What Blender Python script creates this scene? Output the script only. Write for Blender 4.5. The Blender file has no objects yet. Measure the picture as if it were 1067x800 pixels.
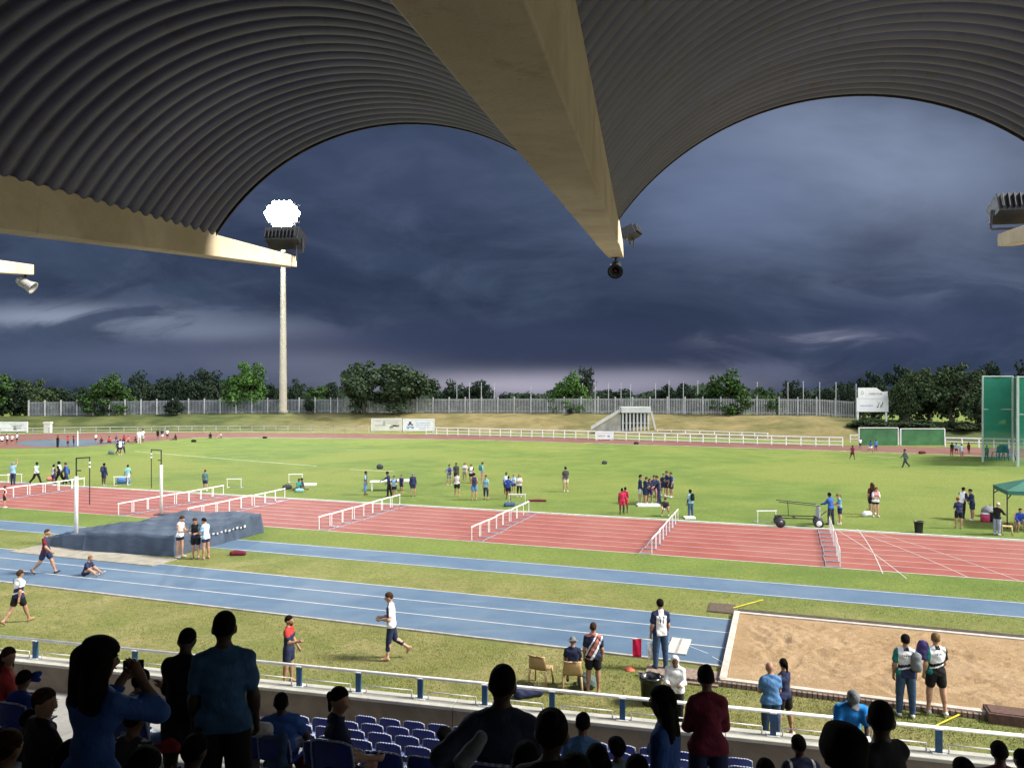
import bpy, math, random
import numpy as np
from mathutils import Vector, Matrix
random.seed(7)
rng = np.random.default_rng(7)
R = math.radians
S = bpy.context.scene
COL = S.collection

# ------------------------------------------------------------------ camera model of the photograph (level phone camera, 8 m above the field)
HC, FPX, HY, CX = 8.0, 800.0, 403.0, 533.5
def G(px, py, z=0.0):
    d = (HC - z) * FPX / (py - HY)
    return Vector(((px - CX) / FPX * d, d, z))
def AT(px, py, d):
    return Vector(((px - CX) / FPX * d, d, HC - (py - HY) / FPX * d))
UT = Vector((.943, -.334, 0)); NT = Vector((.334, .943, 0))      # along / across the track
US = Vector((.970, -.242, 0)); NS = Vector((.242, .970, 0))      # along / across the stand
BR = Vector((.984, -.176, 0)); AR = Vector((.176, .984, 0))      # across / along the roof beams
def TP(s, w, z=0): v = UT * s + NT * w; return Vector((v.x, v.y, z))
def SP(p, q, z=0): v = US * p + NS * q; return Vector((v.x, v.y, z))
def RP(a, b, z=0): v = AR * a + BR * b; return Vector((v.x, v.y, z))

# ------------------------------------------------------------------ materials
def new_mat(name):
    m = bpy.data.materials.new(name); m.use_nodes = True
    nt = m.node_tree; return m, nt, nt.nodes['Principled BSDF']
class N:
    """tiny node helper"""
    def __init__(s, nt): s.t = nt
    def n(s, kind, **kw):
        x = s.t.nodes.new(kind)
        for k, v in kw.items(): setattr(x, k, v)
        return x
    def link(s, a, b): s.t.links.new(a, b)
    def val(s, sock, v):
        if hasattr(v, 'is_output') or isinstance(v, bpy.types.NodeSocket): s.link(v, sock)
        else: sock.default_value = v
    def math(s, op, a, b=0.0, c=None, clamp=False):
        x = s.n('ShaderNodeMath', operation=op); x.use_clamp = clamp
        s.val(x.inputs[0], a); s.val(x.inputs[1], b)
        if c is not None: s.val(x.inputs[2], c)
        return x.outputs[0]
    def noise(s, vec, scale, detail=4, rough=.55, dist=0):
        x = s.n('ShaderNodeTexNoise'); x.inputs['Scale'].default_value = scale
        x.inputs['Detail'].default_value = detail; x.inputs['Roughness'].default_value = rough; x.inputs['Distortion'].default_value = dist
        if vec is not None: s.link(vec, x.inputs['Vector'])
        return x.outputs['Fac']
    def ramp(s, f, lo, hi, a=0., b=1., smooth=True):
        x = s.n('ShaderNodeMapRange'); x.interpolation_type = 'SMOOTHSTEP' if smooth else 'LINEAR'
        s.val(x.inputs[0], f); x.inputs[1].default_value = lo; x.inputs[2].default_value = hi
        x.inputs[3].default_value = a; x.inputs[4].default_value = b
        return x.outputs[0]
    def mix(s, f, a, b, blend='MIX'):
        x = s.n('ShaderNodeMix', data_type='RGBA', blend_type=blend)
        s.val(x.inputs[0], f)
        for i, v in ((6, a), (7, b)):
            if isinstance(v, (tuple, list)): x.inputs[i].default_value = (*v[:3], 1)
            else: s.link(v, x.inputs[i])
        return x.outputs[2]
    def pos(s): return s.n('ShaderNodeNewGeometry').outputs['Position']
    def obj(s): return s.n('ShaderNodeTexCoord').outputs['Object']
    def scale(s, vec, sc):
        x = s.n('ShaderNodeMapping'); s.link(vec, x.inputs[0]); x.inputs['Scale'].default_value = sc; return x.outputs[0]
    def bump(s, h, strength, dist, bsdf):
        x = s.n('ShaderNodeBump'); x.inputs['Strength'].default_value = strength; x.inputs['Distance'].default_value = dist
        s.link(h, x.inputs['Height']); s.link(x.outputs[0], bsdf.inputs['Normal'])
_mc = {}
def M(name, col, rough=.7, var=.25, scale=6., metal=0., bump=0., dirt=None, spec=.4):
    key = name
    if key in _mc: return _mc[key]
    m, nt, b = new_mat(name); h = N(nt)
    o = h.obj(); f = h.noise(o, scale, 5, .6)
    d = tuple(c * (1 - var) for c in col); l = tuple(min(1, c * (1 + var)) for c in col)
    c = h.mix(h.ramp(f, .3, .7), d, l)
    if dirt:
        g = h.ramp(h.noise(o, scale * .35, 6, .7, .5), .52, .72)
        c = h.mix(h.math('MULTIPLY', g, .7), c, dirt)
    h.link(c, b.inputs['Base Color'])
    b.inputs['Roughness'].default_value = rough; b.inputs['Metallic'].default_value = metal
    b.inputs['Specular IOR Level'].default_value = spec
    if bump: h.bump(h.noise(o, scale * 6, 4), bump, .02, b)
    _mc[key] = m; return m

# ------------------------------------------------------------------ mesh builder
class MB:
    def __init__(s): s.v = []; s.f = []; s.mi = []
    def add(s, vs, fs, mi=0):
        o = len(s.v); s.v += [tuple(v) for v in vs]; s.f += [tuple(i + o for i in f) for f in fs]; s.mi += [mi] * len(fs); return s
    def obox(s, c, ex, ey, ez, mi=0):
        """oriented box: centre and three half-extent vectors"""
        c = Vector(c); ex, ey, ez = Vector(ex), Vector(ey), Vector(ez)
        vs = [c + ex * i + ey * j + ez * k for k in (-1, 1) for j in (-1, 1) for i in (-1, 1)]
        fs = [(0, 2, 3, 1), (4, 5, 7, 6), (0, 1, 5, 4), (2, 6, 7, 3), (0, 4, 6, 2), (1, 3, 7, 5)]
        if ex.cross(ey).dot(ez) < 0: fs = [f[::-1] for f in fs]
        return s.add(vs, fs, mi)
    def box(s, x0, x1, y0, y1, z0, z1, mi=0):
        return s.obox(((x0 + x1) / 2, (y0 + y1) / 2, (z0 + z1) / 2), ((x1 - x0) / 2, 0, 0), (0, (y1 - y0) / 2, 0), (0, 0, (z1 - z0) / 2), mi)
    def tube(s, a, b, ra, rb=None, n=10, mi=0, cap=True):
        a, b = Vector(a), Vector(b); rb = ra if rb is None else rb
        d = (b - a).normalized(); u = d.orthogonal().normalized(); w = d.cross(u)
        vs = [c + (u * math.cos(t) + w * math.sin(t)) * r for c, r in ((a, ra), (b, rb)) for t in [2 * math.pi * i / n for i in range(n)]]
        fs = [(i, (i + 1) % n, n + (i + 1) % n, n + i) for i in range(n)]
        if cap: fs += [tuple(range(n))[::-1], tuple(range(n, 2 * n))]
        return s.add(vs, fs, mi)
    def path(s, pts, r, n=8, mi=0):
        for a, b in zip(pts[:-1], pts[1:]): s.tube(a, b, r, r, n, mi)
        return s
    def lathe(s, prof, c=(0, 0, 0), axis=(0, 0, 1), n=20, mi=0):
        c = Vector(c); d = Vector(axis).normalized(); u = d.orthogonal().normalized(); w = d.cross(u)
        vs = [c + d * z + (u * math.cos(t) + w * math.sin(t)) * r for r, z in prof for t in [2 * math.pi * i / n for i in range(n)]]
        fs = [(k * n + i, k * n + (i + 1) % n, (k + 1) * n + (i + 1) % n, (k + 1) * n + i) for k in range(len(prof) - 1) for i in range(n)]
        fs += [tuple(range(n))[::-1], tuple(range((len(prof) - 1) * n, len(prof) * n))]
        return s.add(vs, fs, mi)
    def mesh(s, name, mats, smooth=False):
        me = bpy.data.meshes.new(name); me.from_pydata(s.v, [], s.f)
        for m in (mats if isinstance(mats, (list, tuple)) else [mats]): me.materials.append(m)
        me.polygons.foreach_set('material_index', s.mi)
        if smooth: me.polygons.foreach_set('use_smooth', [True] * len(s.f))
        me.update(); return me
    def build(s, name, mats, parent=None, smooth=False, bevel=0):
        o = link(name, s.mesh(name, mats, smooth), parent)
        if bevel:
            b = o.modifiers.new('bevel', 'BEVEL'); b.width = bevel; b.segments = 2; b.limit_method = 'ANGLE'
        return o
def link(name, data, parent=None):
    o = bpy.data.objects.new(name, data); COL.objects.link(o)
    if parent: o.parent = parent
    return o
def tag(o, label=None, cat=None, group=None, kind=None):
    if label: o['label'] = label
    if cat: o['category'] = cat
    if group: o['group'] = group
    if kind: o['kind'] = kind
    return o
def thing(name, label, cat, loc=(0, 0, 0), rz=0., group=None, scale=None):
    o = bpy.data.objects.new(name, None); COL.objects.link(o); o.empty_display_size = .1
    o.location = loc; o.rotation_euler = (0, 0, rz)
    if scale: o.scale = scale
    return tag(o, label, cat, group)
def copy_tree(o, kids, loc=None, rz=None, label=None):
    c = o.copy(); COL.objects.link(c)
    if loc is not None: c.location = loc
    if rz is not None: c.rotation_euler = (0, 0, rz)
    if label: c['label'] = label
    for k in kids.get(o, []):
        d = k.copy(); COL.objects.link(d); d.parent = c
        for g in kids.get(k, []):
            e = g.copy(); COL.objects.link(e); e.parent = d
    return c
def kids_of(o):
    d = {}
    def rec(x):
        ch = [y for y in COL.objects if y.parent == x]
        if ch: d[x] = ch
        for y in ch: rec(y)
    rec(o); return d
def sheet(name, pts, mat, kind='structure', z=None, parent=None):
    mb = MB(); P = [Vector(p) for p in pts]
    if z is not None: P = [Vector((p.x, p.y, z)) for p in P]
    mb.add(P, [tuple(range(len(P)))])
    o = mb.build(name, mat, parent)
    if kind: o['kind'] = kind
    return o
def strip(name, A, B, mat, z, kind='structure'):
    """sheet between two polylines"""
    mb = MB(); n = len(A)
    mb.add([(p[0], p[1], z) for p in A] + [(p[0], p[1], z) for p in B], [(i, i + 1, n + i + 1, n + i) for i in range(n - 1)])
    o = mb.build(name, mat)
    # face up
    for p in o.data.polygons[:1]:
        if p.normal.z < 0: o.data.flip_normals()
    if kind: o['kind'] = kind
    return o

# ------------------------------------------------------------------ ground, tracks, runways
def grass_mat():
    m, nt, b = new_mat('grass'); h = N(nt); p = h.pos()
    w = h.n('ShaderNodeVectorMath', operation='DOT_PRODUCT'); h.link(p, w.inputs[0]); w.inputs[1].default_value = NT
    W = w.outputs['Value']
    big = h.noise(p, .045, 4, .6, .6); mid = h.noise(p, .35, 5, .62, .4); fine = h.noise(p, 5., 5, .7); blade = h.noise(p, 22., 3, .7)
    lush = h.mix(h.ramp(mid, .35, .68), (.072, .144, .019), (.126, .204, .034))
    lush = h.mix(h.ramp(big, .42, .62, 0, .75), lush, (.180, .222, .042))
    dry = h.mix(h.ramp(mid, .35, .66), (.165, .170, .046), (.270, .235, .100))
    dry = h.mix(h.ramp(h.noise(p, .9, 4, .65), .45, .7, 0, .8), dry, (.115, .140, .032))
    near = h.ramp(W, 26., 35., 1, 0)
    near = h.math('MULTIPLY', near, h.ramp(h.noise(p, .22, 4), .25, .6, .55, 1))
    c = h.mix(near, lush, dry)
    tr = h.ramp(h.noise(h.scale(p, (.25, 1., 1.)), .5, 3, .6), .6, .75)          # worn straw-coloured tracks
    c = h.mix(h.math('MULTIPLY', tr, .45), c, (.2, .175, .07))
    c = h.mix(h.ramp(fine, .38, .66, 0, .75), c, h.mix(.6, c, (.03, .045, .008)))
    c = h.mix(h.ramp(blade, .42, .68, 0, .6), c, (.25, .24, .10))
    h.link(c, b.inputs['Base Color']); b.inputs['Roughness'].default_value = .9; b.inputs['Specular IOR Level'].default_value = .15
    h.bump(h.math('ADD', fine, blade), .8, .09, b)
    return m
def track_mat(name, c1, c2, c3):
    m, nt, b = new_mat(name); h = N(nt); p = h.pos()
    c = h.mix(h.ramp(h.noise(p, .5, 6, .65, .3), .3, .7), c1, c2)
    st = h.ramp(h.noise(h.scale(p, (.4, 2.4, 1)), .7, 5, .65), .52, .78)
    c = h.mix(h.math('MULTIPLY', st, .7), c, c3)
    sc_ = h.ramp(h.noise(h.scale(p, (1.6, .5, 1)), 1.9, 6, .75, 1.2), .58, .72); c = h.mix(h.math('MULTIPLY', sc_, .4), c, tuple(x * .45 for x in c1))
    pt_ = h.ramp(h.noise(p, .13, 4, .6, 1.), .45, .6); c = h.mix(h.math('MULTIPLY', pt_, .3), c, c3)
    f = h.noise(p, 30., 3, .7); c = h.mix(h.ramp(f, .3, .7, 0, .25), c, (.02, .02, .025))
    h.link(c, b.inputs['Base Color']); b.inputs['Roughness'].default_value = .8; b.inputs['Specular IOR Level'].default_value = .3
    h.bump(f, .3, .01, b); return m
GRASS = grass_mat()
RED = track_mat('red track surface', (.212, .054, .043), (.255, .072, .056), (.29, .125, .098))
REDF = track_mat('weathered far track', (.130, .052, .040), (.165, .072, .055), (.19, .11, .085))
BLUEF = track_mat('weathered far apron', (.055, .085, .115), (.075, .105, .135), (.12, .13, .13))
BLUE = track_mat('blue runway surface', (.064, .112, .180), (.084, .138, .208), (.14, .185, .235))
WHITE = M('white line paint', (.42, .42, .40), .6, .12, 2.)
CONC = M('pale concrete', (.30, .28, .25), .85, .2, 3., bump=.2, dirt=(.16, .14, .11))

gm = MB(); gm.add([(-900, -60, 0), (900, -60, 0), (900, 330, 0), (-900, 330, 0)], [(0, 1, 2, 3)])
gnd = gm.build('ground', GRASS); gnd['kind'] = 'structure'

W0, W1 = 36.75, 46.35
sheet('home_straight', [TP(-70, W0), TP(70, W0), TP(70, W1), TP(-70, W1)], RED, z=.004)
lm = MB()
def gline(mb, a, b, wd, z):
    a, b = Vector(a), Vector(b); d = (b - a); d.z = 0; d.normalize(); n = Vector((-d.y, d.x, 0)) * wd / 2
    P = [a - n, b - n, b + n, a + n]
    mb.add([(p.x, p.y, z) for p in P], [(0, 1, 2, 3)])
for k in range(9):
    w = W0 + .04 + k * (W1 - W0 - .08) / 8
    gline(lm, TP(-70, w), TP(70, w), .045 if k not in (0, 8) else .08, .009)
for (a, b) in (((866, 549), (945, 603)), ((886, 552), (1010, 602)), ((905, 553), (1062, 605)), ((893, 551), (920, 598))):
    A, B = G(*a), G(*b); pm = (A + B) / 2 + Vector((.5, .7, 0)); prev = A
    for i in range(1, 13):
        t = i / 12; q = A * (1 - t) ** 2 + pm * 2 * t * (1 - t) + B * t * t
        gline(lm, prev, q, .038, .013); prev = q
lm.build('track_line', WHITE)['kind'] = 'structure'
# pale kerb along the inner edge of the straight
km = MB(); km.obox(TP(0, W1 + .16, .03), UT * 70, NT * .06, (0, 0, .03)); km.build('track_kerb', M('white kerb', (.52, .51, .47), .7, .15, 3.))['kind'] = 'structure'

FAR_IN = [(200, 456.2), (270, 456.0), (340, 456.7), (420, 457.3), (500, 458.4), (600, 461.4), (680, 463.8), (760, 466.3), (870, 469.8), (960, 472.8), (1020, 475), (1067, 478), (1180, 488)]
FAR_OUT = [(200, 450.6), (270, 450.8), (340, 451.2), (420, 452), (500, 453.0), (600, 456.0), (680, 458.4), (760, 461), (870, 464.0), (960, 465.4), (1020, 466.2), (1067, 467), (1180, 470)]
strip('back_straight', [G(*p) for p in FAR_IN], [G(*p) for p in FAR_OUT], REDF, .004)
fl = MB()
for a, b in zip(FAR_IN[:-1], FAR_IN[1:]): gline(fl, G(*a), G(*b), .35, .03)
for a, b in (((140, 470), (235, 478)), ((235, 478), (330, 485.5)), ((360, 469), (395, 468)), ((365, 489), (410, 491)), ((905, 475), (935, 476.5)), ((968, 478), (988, 478.6)), ((1020, 485), (1060, 486)), ((560, 466), (640, 467.5))):
    gline(fl, G(*a), G(*b), .16, .006)
fl.build('field_line', M('faded line paint', (.42, .42, .32), .8, .3, 1.))['kind'] = 'structure'
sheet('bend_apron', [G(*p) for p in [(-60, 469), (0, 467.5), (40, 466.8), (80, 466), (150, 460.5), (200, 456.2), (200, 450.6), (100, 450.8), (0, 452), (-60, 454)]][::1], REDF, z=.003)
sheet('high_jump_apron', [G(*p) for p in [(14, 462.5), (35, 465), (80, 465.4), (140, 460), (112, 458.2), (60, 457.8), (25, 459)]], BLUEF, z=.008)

# blue runways
NW0, NW1, S_PIT = 22.75, 27.45, -1.55
FW0, FW1 = 30.95, 33.2
def runway(name, w0, w1, s0, s1, lines):
    sheet(name, [TP(s0, w0), TP(s1, w0), TP(s1, w1), TP(s0, w1)], BLUE, z=.004)
    mb = MB()
    for w in lines: gline(mb, TP(s0, w), TP(s1, w), .06, .009)
    mb.build(name + '_line', WHITE)['kind'] = 'structure'
runway('jump_runway', NW0, NW1, -60, S_PIT - .05, (NW0 + .05, NW0 + 1.6, NW0 + 3.15, NW1 - .05))
runway('far_runway', FW0, FW1, -80, 60, (FW0 + .12, FW1 - .12))
# grey edging kerb of the near runway
km = MB(); km.obox(TP(-30.8, NW0 - .09, .02), UT * 29.2, NT * .05, (0, 0, .03)); km.build('runway_kerb', CONC)['kind'] = 'structure'

# sand pit with raised concrete surround
def sand_mat():
    m, nt, b = new_mat('sand'); h = N(nt); p = h.pos()
    big = h.noise(p, .55, 5, .65, .8); f = h.noise(h.scale(p, (1, 1.8, 1)), 3.2, 6, .75); g = h.noise(p, 26., 3, .7)
    c = h.mix(h.ramp(big, .35, .65), (.37, .260, .155), (.31, .208, .114))
    c = h.mix(h.ramp(f, .5, .75, 0, .6), c, (.20, .120, .055)); c = h.mix(h.ramp(g, .4, .8, 0, .35), c, (.44, .32, .19))
    h.link(c, b.inputs['Base Color']); b.inputs['Roughness'].default_value = .95; b.inputs['Specular IOR Level'].default_value = .1
    h.bump(h.math('ADD', f, h.math('MULTIPLY', g, .5)), .9, .12, b); return m
SAND = sand_mat()
PW0, PW1, PS1 = 21.4, 27.95, 26.
mb = MB(); nx, ny = 330, 110; vs = []; fs = []
for j in range(ny + 1):
    for i in range(nx + 1):
        s_ = S_PIT + .1 + (PS1 - S_PIT) * i / nx; w_ = PW0 + .1 + (PW1 - PW0 - .2) * j / ny
        v = TP(s_, w_); edge = min(1, min(j, ny - j, i) / 9)
        z = .10 + edge * (.025 * math.sin(1.3 * s_ + 2 * math.sin(w_)) + .03 * math.sin(2.9 * w_ + 1.7 * math.cos(.9 * s_)) + rng.normal(0, .012))
        vs.append((v.x, v.y, z))
for j in range(ny):
    for i in range(nx): a = j * (nx + 1) + i; fs.append((a, a + 1, a + nx + 2, a + nx + 1))
foot = np.array(vs)
for i in range(420):                                              # footprints and raked scuffs
    c_ = TP(S_PIT + .6 + 16 * rng.uniform(0, 1), PW0 + .4 + (PW1 - PW0 - .8) * rng.beta(1.6, 1.8)); a_ = rng.uniform(0, 3.14); L_, B_w = (.17, .075) if i % 4 else (.5, .16)
    dx = foot[:, 0] - c_.x; dy = foot[:, 1] - c_.y; u_ = dx * math.cos(a_) + dy * math.sin(a_); v_ = -dx * math.sin(a_) + dy * math.cos(a_); r2 = (u_ / L_) ** 2 + (v_ / B_w) ** 2
    foot[:, 2] += -.045 * np.exp(-r2 * 1.6) + .022 * np.exp(-(np.sqrt(r2) - 1.35) ** 2 * 6)
vs = foot.tolist(); mb.add(vs, fs); o = mb.build('sand_pit', SAND, smooth=True); o['kind'] = 'structure'
PITK = M('pit concrete edge', (.42, .36, .31), .85, .2, 4., bump=.2)
PITS = M('ribbed brown pit side', (.19, .14, .11), .9, .3, 9., dirt=(.07, .05, .04))
kb = MB()
L = (PS1 - S_PIT) / 2; sc = (PS1 + S_PIT) / 2
kb.obox(TP(sc, PW1 + .02, .065), UT * (L + .07), NT * .08, (0, 0, .065)); kb.obox(TP(sc, PW0 - .02, .08), UT * (L + .07), NT * .09, (0, 0, .08))
kb.obox(TP(S_PIT, (PW0 + PW1) / 2, .083), UT * .09, NT * ((PW1 - PW0) / 2 + .03), (0, 0, .083))
kb.build('pit_kerb', PITK)['kind'] = 'structure'
kb = MB()
for i in range(230):                                              # ribbed rubber-brick side facing the stand
    kb.obox(TP(S_PIT - 2.2 + i * .125, PW0 - .17, .06), UT * .045, NT * .05, (0, 0, .058))
kb.obox(TP(sc - 1, PW0 - .14, .05), UT * (L + 1.2), NT * .02, (0, 0, .05))
kb.build('pit_side', PITS)['kind'] = 'structure'
km = MB(); km.obox(TP(S_PIT - 1.1, PW0 + .2, .03), UT * 1.0, NT * .55, (0, 0, .022)); km.build('brick_paving', PITS)['kind'] = 'structure'
km = MB(); km.obox(TP(sc, PW1 + .42, .03), UT * L, NT * .3, (0, 0, .02)); km.build('pit_shadow_gap', M('painted shadow gap', (.045, .035, .028), .95, .4, 5.))['kind'] = 'structure'  # dark strip behind the far kerb: its shadow gap put into colour

def solo(name, mb, mats, label, cat, group=None, smooth=False, bevel=0):
    return tag(mb.build(name, mats, smooth=smooth, bevel=bevel), label, cat, group)
YEL = M('yellow tape', (.55, .45, .03), .6)
def stick(a, b, label):
    A, B = G(*a, .06), G(*b, .06); mb = MB(); mb.obox((A + B) / 2, (B - A) / 2, Vector((-(B - A).y, (B - A).x, 0)).normalized() * .017, (0, 0, .008))
    solo('measuring_tape', mb, YEL, label, 'tape')
stick((764, 633), (795, 624.5), 'yellow measuring tape on the grass beside the dark hatch at the far sand pit corner')
stick((976, 755), (1006, 741), 'yellow measuring tape by the near edge of the sand pit beside the boys')
P = G(752, 634); mb = MB(); mb.obox((P.x, P.y, .018), UT * .46, NT * .58, (0, 0, .018)); mb.obox((P.x, P.y, .041), UT * .40, NT * .52, (0, 0, .004))
solo('hatch_cover', mb, M('dark wooden hatch', (.075, .055, .04), .9, .3, 12.), 'dark brown hatch box between blue runway end and yellow tape', 'hatch')
P = G(1052, 751); mb = MB(); mb.obox((P.x, P.y, .12), UT * .5, NT * .3, (0, 0, .12)); mb.obox((P.x, P.y, .25), UT * .45, NT * .25, (0, 0, .012))
solo('wooden_box', mb, M('dark red brown timber', (.085, .045, .035), .8, .3, 12.), 'dark brown timber box on the near sand pit edge at far right', 'box', bevel=.01)
P = TP(-3.05, 24.0); mb = MB(); mb.obox((P.x, P.y, .03), UT * .3, NT * .72, (0, 0, .015)); 
mb2 = MB(); mb2.obox((P.x, P.y, .0475), UT * .035, NT * .68, (0, 0, .002))
t = tag(mb.build('takeoff_board', M('white board', (.42, .41, .38), .6, .15, 5., dirt=(.25, .2, .15))), 'white take-off board lying across the blue runway before the sand pit', 'board')
mb2.build('board_stripe', M('grey scuff', (.22, .21, .2), .7), t)
mb = MB()
for a, b in (((705, 668), (738, 681)), ((742, 684), (760, 694))): A, B = G(*a), G(*b); gline(mb, A, B, .03, .014)
mb.build('measuring_line', WHITE)['kind'] = 'structure'

# pole-vault landing area under a dark tarpaulin
A_, B_, C_ = G(86, 574.5), G(181, 579.8), G(274.5, 554.8)
D_ = A_ + (C_ - B_)
def tarp_mat():
    m, nt, b = new_mat('dark tarpaulin'); h = N(nt); o = h.obj()
    c = h.mix(h.ramp(h.noise(h.scale(o, (.5, 1.5, 1.)), .8, 4, .55, .8), .3, .7), (.030, .043, .068), (.052, .072, .104))
    c = h.mix(h.ramp(h.noise(o, 4., 5, .7), .6, .75, 0, .3), c, (.085, .105, .13))
    h.link(c, b.inputs['Base Color']); b.inputs['Roughness'].default_value = .75; b.inputs['Specular IOR Level'].default_value = .25
    h.bump(h.noise(h.scale(o, (.5, 1.6, 1.)), 1.4, 3, .5, 1.6), .45, .12, b); return m
TARP = tarp_mat()
def cover(name, P00, P10, P11, P01, hs, inset, seed, nu=40, parent=None):
    """draped cover: a wrinkled box from four ground corners, hs = heights at the corners"""
    r = np.random.default_rng(seed); ph = r.uniform(0, 6.28, 8); mb = MB(); vs = []
    k = 6; n = nu + 2 * k
    for j in range(n + 1):
        for i in range(n + 1):
            u = min(1, max(0, (i - k) / nu)); v = min(1, max(0, (j - k) / nu))
            du = max(0, k - i, i - (nu + k)) / k; dv = max(0, k - j, j - (nu + k)) / k
            p = P00 * (1 - u) * (1 - v) + P10 * u * (1 - v) + P11 * u * v + P01 * (1 - u) * v
            c = (P00 + P10 + P11 + P01) / 4
            h = hs[0] * (1 - u) * (1 - v) + hs[1] * u * (1 - v) + hs[2] * u * v + hs[3] * (1 - u) * v
            dn = max(du, dv); z = h * (1 - dn) + .01
            off = .09 * (1 - dn) * inset
            q = p + (c - p) * off * (1 if dn < 1 else 0)
            wr = .035 * math.sin(9 * u + ph[0] + 3 * math.sin(5 * v + ph[1])) + .03 * math.sin(13 * v + ph[2] + 2 * math.sin(7 * u + ph[3])) + .02 * math.sin(31 * (u + v) + ph[4])
            z = max(.01, z + wr * (1 if dn < .9 else 0) - .05 * math.exp(-((u - .5) ** 2 + (v - .5) ** 2) * 5) * (1 - dn))
            out = (q - c).normalized() * (.05 * math.sin(22 * (u - v) + ph[5]) + .04 * math.sin(37 * (u + v) + ph[6])) * (dn if dn < 1 else .6)
            vs.append((q.x + out.x, q.y + out.y, z))
    fs = [(j * (n + 1) + i, j * (n + 1) + i + 1, (j + 1) * (n + 1) + i + 1, (j + 1) * (n + 1) + i) for j in range(n) for i in range(n)]
    mb.add(vs, fs); return mb.build(name, TARP, parent, smooth=True)
vm = thing('landing_mat', 'large pole vault landing mat under a wrinkled dark blue-grey tarpaulin', 'landing mat')
cover('mat_cover', A_, B_, C_, D_, (.95, 1.0, 1.1, 1.05), .35, 3, 44, vm)
ex = -UT * 3.2
cover('front_bun', A_ + ex * .95 + NT * .35, A_ + NT * .1, A_ + NT * 4.6, A_ + ex * .9 + NT * 3.2, (.42, .85, .85, .5), .5, 5, 26, vm)
mb = MB(); mk = B_ + (C_ - B_) * .25
for i in range(14):
    p = B_ + (C_ - B_) * (.17 + i * .045); hgt = (.10, .16, .12, .2, .14)[i % 5]
    nrm = UT * .055
    mb.obox(p + nrm + Vector((0, 0, .60 + (i % 3) * .02)), (C_ - B_).normalized() * (.05 + .02 * (i % 2)), UT * .006, (0, 0, hgt / 3.2))
mb.build('printed_mark', WHITE, vm)
km = MB(); km.obox(A_ + UT * 1.2 - NT * .55 + Vector((0, 0, .0)), UT * 4.4, NT * .75, (0, 0, .04)); km.obox(A_ - UT * 2.1 + NT * 1.35, UT * 1.15, NT * 1.1, (0, 0, .045))
km.build('mat_slab', M('pale slab', (.24, .22, .18), .85, .2, 2., bump=.2, dirt=(.18, .15, .11)))['kind'] = 'structure'
PAINTW = M('white paint', (.62, .62, .60), .5, .1, 4.)
STEELK = M('dark steel', (.03, .03, .034), .45, .2, 8., metal=.6)
def standard(px, py, htop, arm, drop, label):
    b = G(px, py); t = thing('vault_standard', label, 'pole vault upright', b)
    m = MB(); m.lathe([(.095, .02), (.095, htop - .03), (.08, htop)], n=14); m.build('padded_sleeve', PAINTW, t, True)
    m = MB(); m.box(-.35, .35, -.3, .3, 0, .05); m.build('base_plate', STEELK, t)
    m = MB(); m.tube((0, 0, htop - .02), (0, 0, htop + .95), .035); m.tube((0, 0, htop + .93), (arm, 0, htop + .97), .03); m.tube((0, 0, htop + .3), (arm * .35, 0, htop + .3), .03); m.build('top_frame', STEELK, t)
    m = MB(); m.tube((arm, 0, htop + 1.), (arm, 0, htop + .97 - drop), .025); m.build('hanging_rod', STEELK, t)
    m = MB()
    for z in (.55, .75): m.tube((arm, 0, htop + z), (arm, 0, htop + z - .1), .045)
    m.build('rod_grip', PAINTW, t)
standard(79.5, 567, 3.45, .68, 2.4, 'white padded pole vault upright with black top arm in front of the tarpaulin')
standard(168, 536, 3.1, -.62, 2.4, 'white padded pole vault upright with black top arm standing behind the tarpaulin')

# grass blades of the near strips, ragged along the runway edges
r_ = np.random.default_rng(9); vs = []; fs = []; cnt = 0
while cnt < 70000:
    t_ = r_.uniform(-.70, .70); d_ = 16.2 + 18 * r_.beta(1.1, 2.2); q_ = Vector((t_ * d_, d_, 0)); w_ = q_.dot(NT); s_ = q_.dot(UT)
    if NW0 - .05 < w_ < NW1 and s_ < S_PIT: continue
    if FW0 < w_ < FW1 or w_ > W0 or (PW0 - .25 < w_ < PW1 + .12 and s_ > S_PIT - 2.2): continue
    if math.sin(q_.x * 1.7 + 2 * math.sin(q_.y * 1.3)) + math.sin(q_.y * 2.3 + q_.x) < r_.uniform(-2.2, 1.2): continue
    h_ = r_.uniform(.018, .05); a_ = r_.uniform(0, 6.28); bw = .010; o_ = Vector((math.cos(a_), math.sin(a_), 0)); l_ = Vector((r_.normal(0, .02), r_.normal(0, .02), h_)); b = len(vs)
    vs += [q_ - o_ * bw, q_ + o_ * bw, q_ + l_]; fs.append((b, b + 1, b + 2)); cnt += 1
m_, nt_, b_ = new_mat('grass blades'); h = N(nt_); rr = h.n('ShaderNodeNewGeometry').outputs['Random Per Island']; n_ = h.ramp(h.noise(h.pos(), .3, 4), .35, .65)
h.link(h.mix(n_, h.mix(rr, (.085, .135, .02), (.19, .21, .05)), h.mix(rr, (.17, .165, .045), (.34, .29, .13))), b_.inputs['Base Color']); b_.inputs['Roughness'].default_value = .9; b_.inputs['Specular IOR Level'].default_value = .1
m = MB(); m.add(vs, fs); o = m.build('grass_tufts', m_); o['kind'] = 'stuff'

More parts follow.
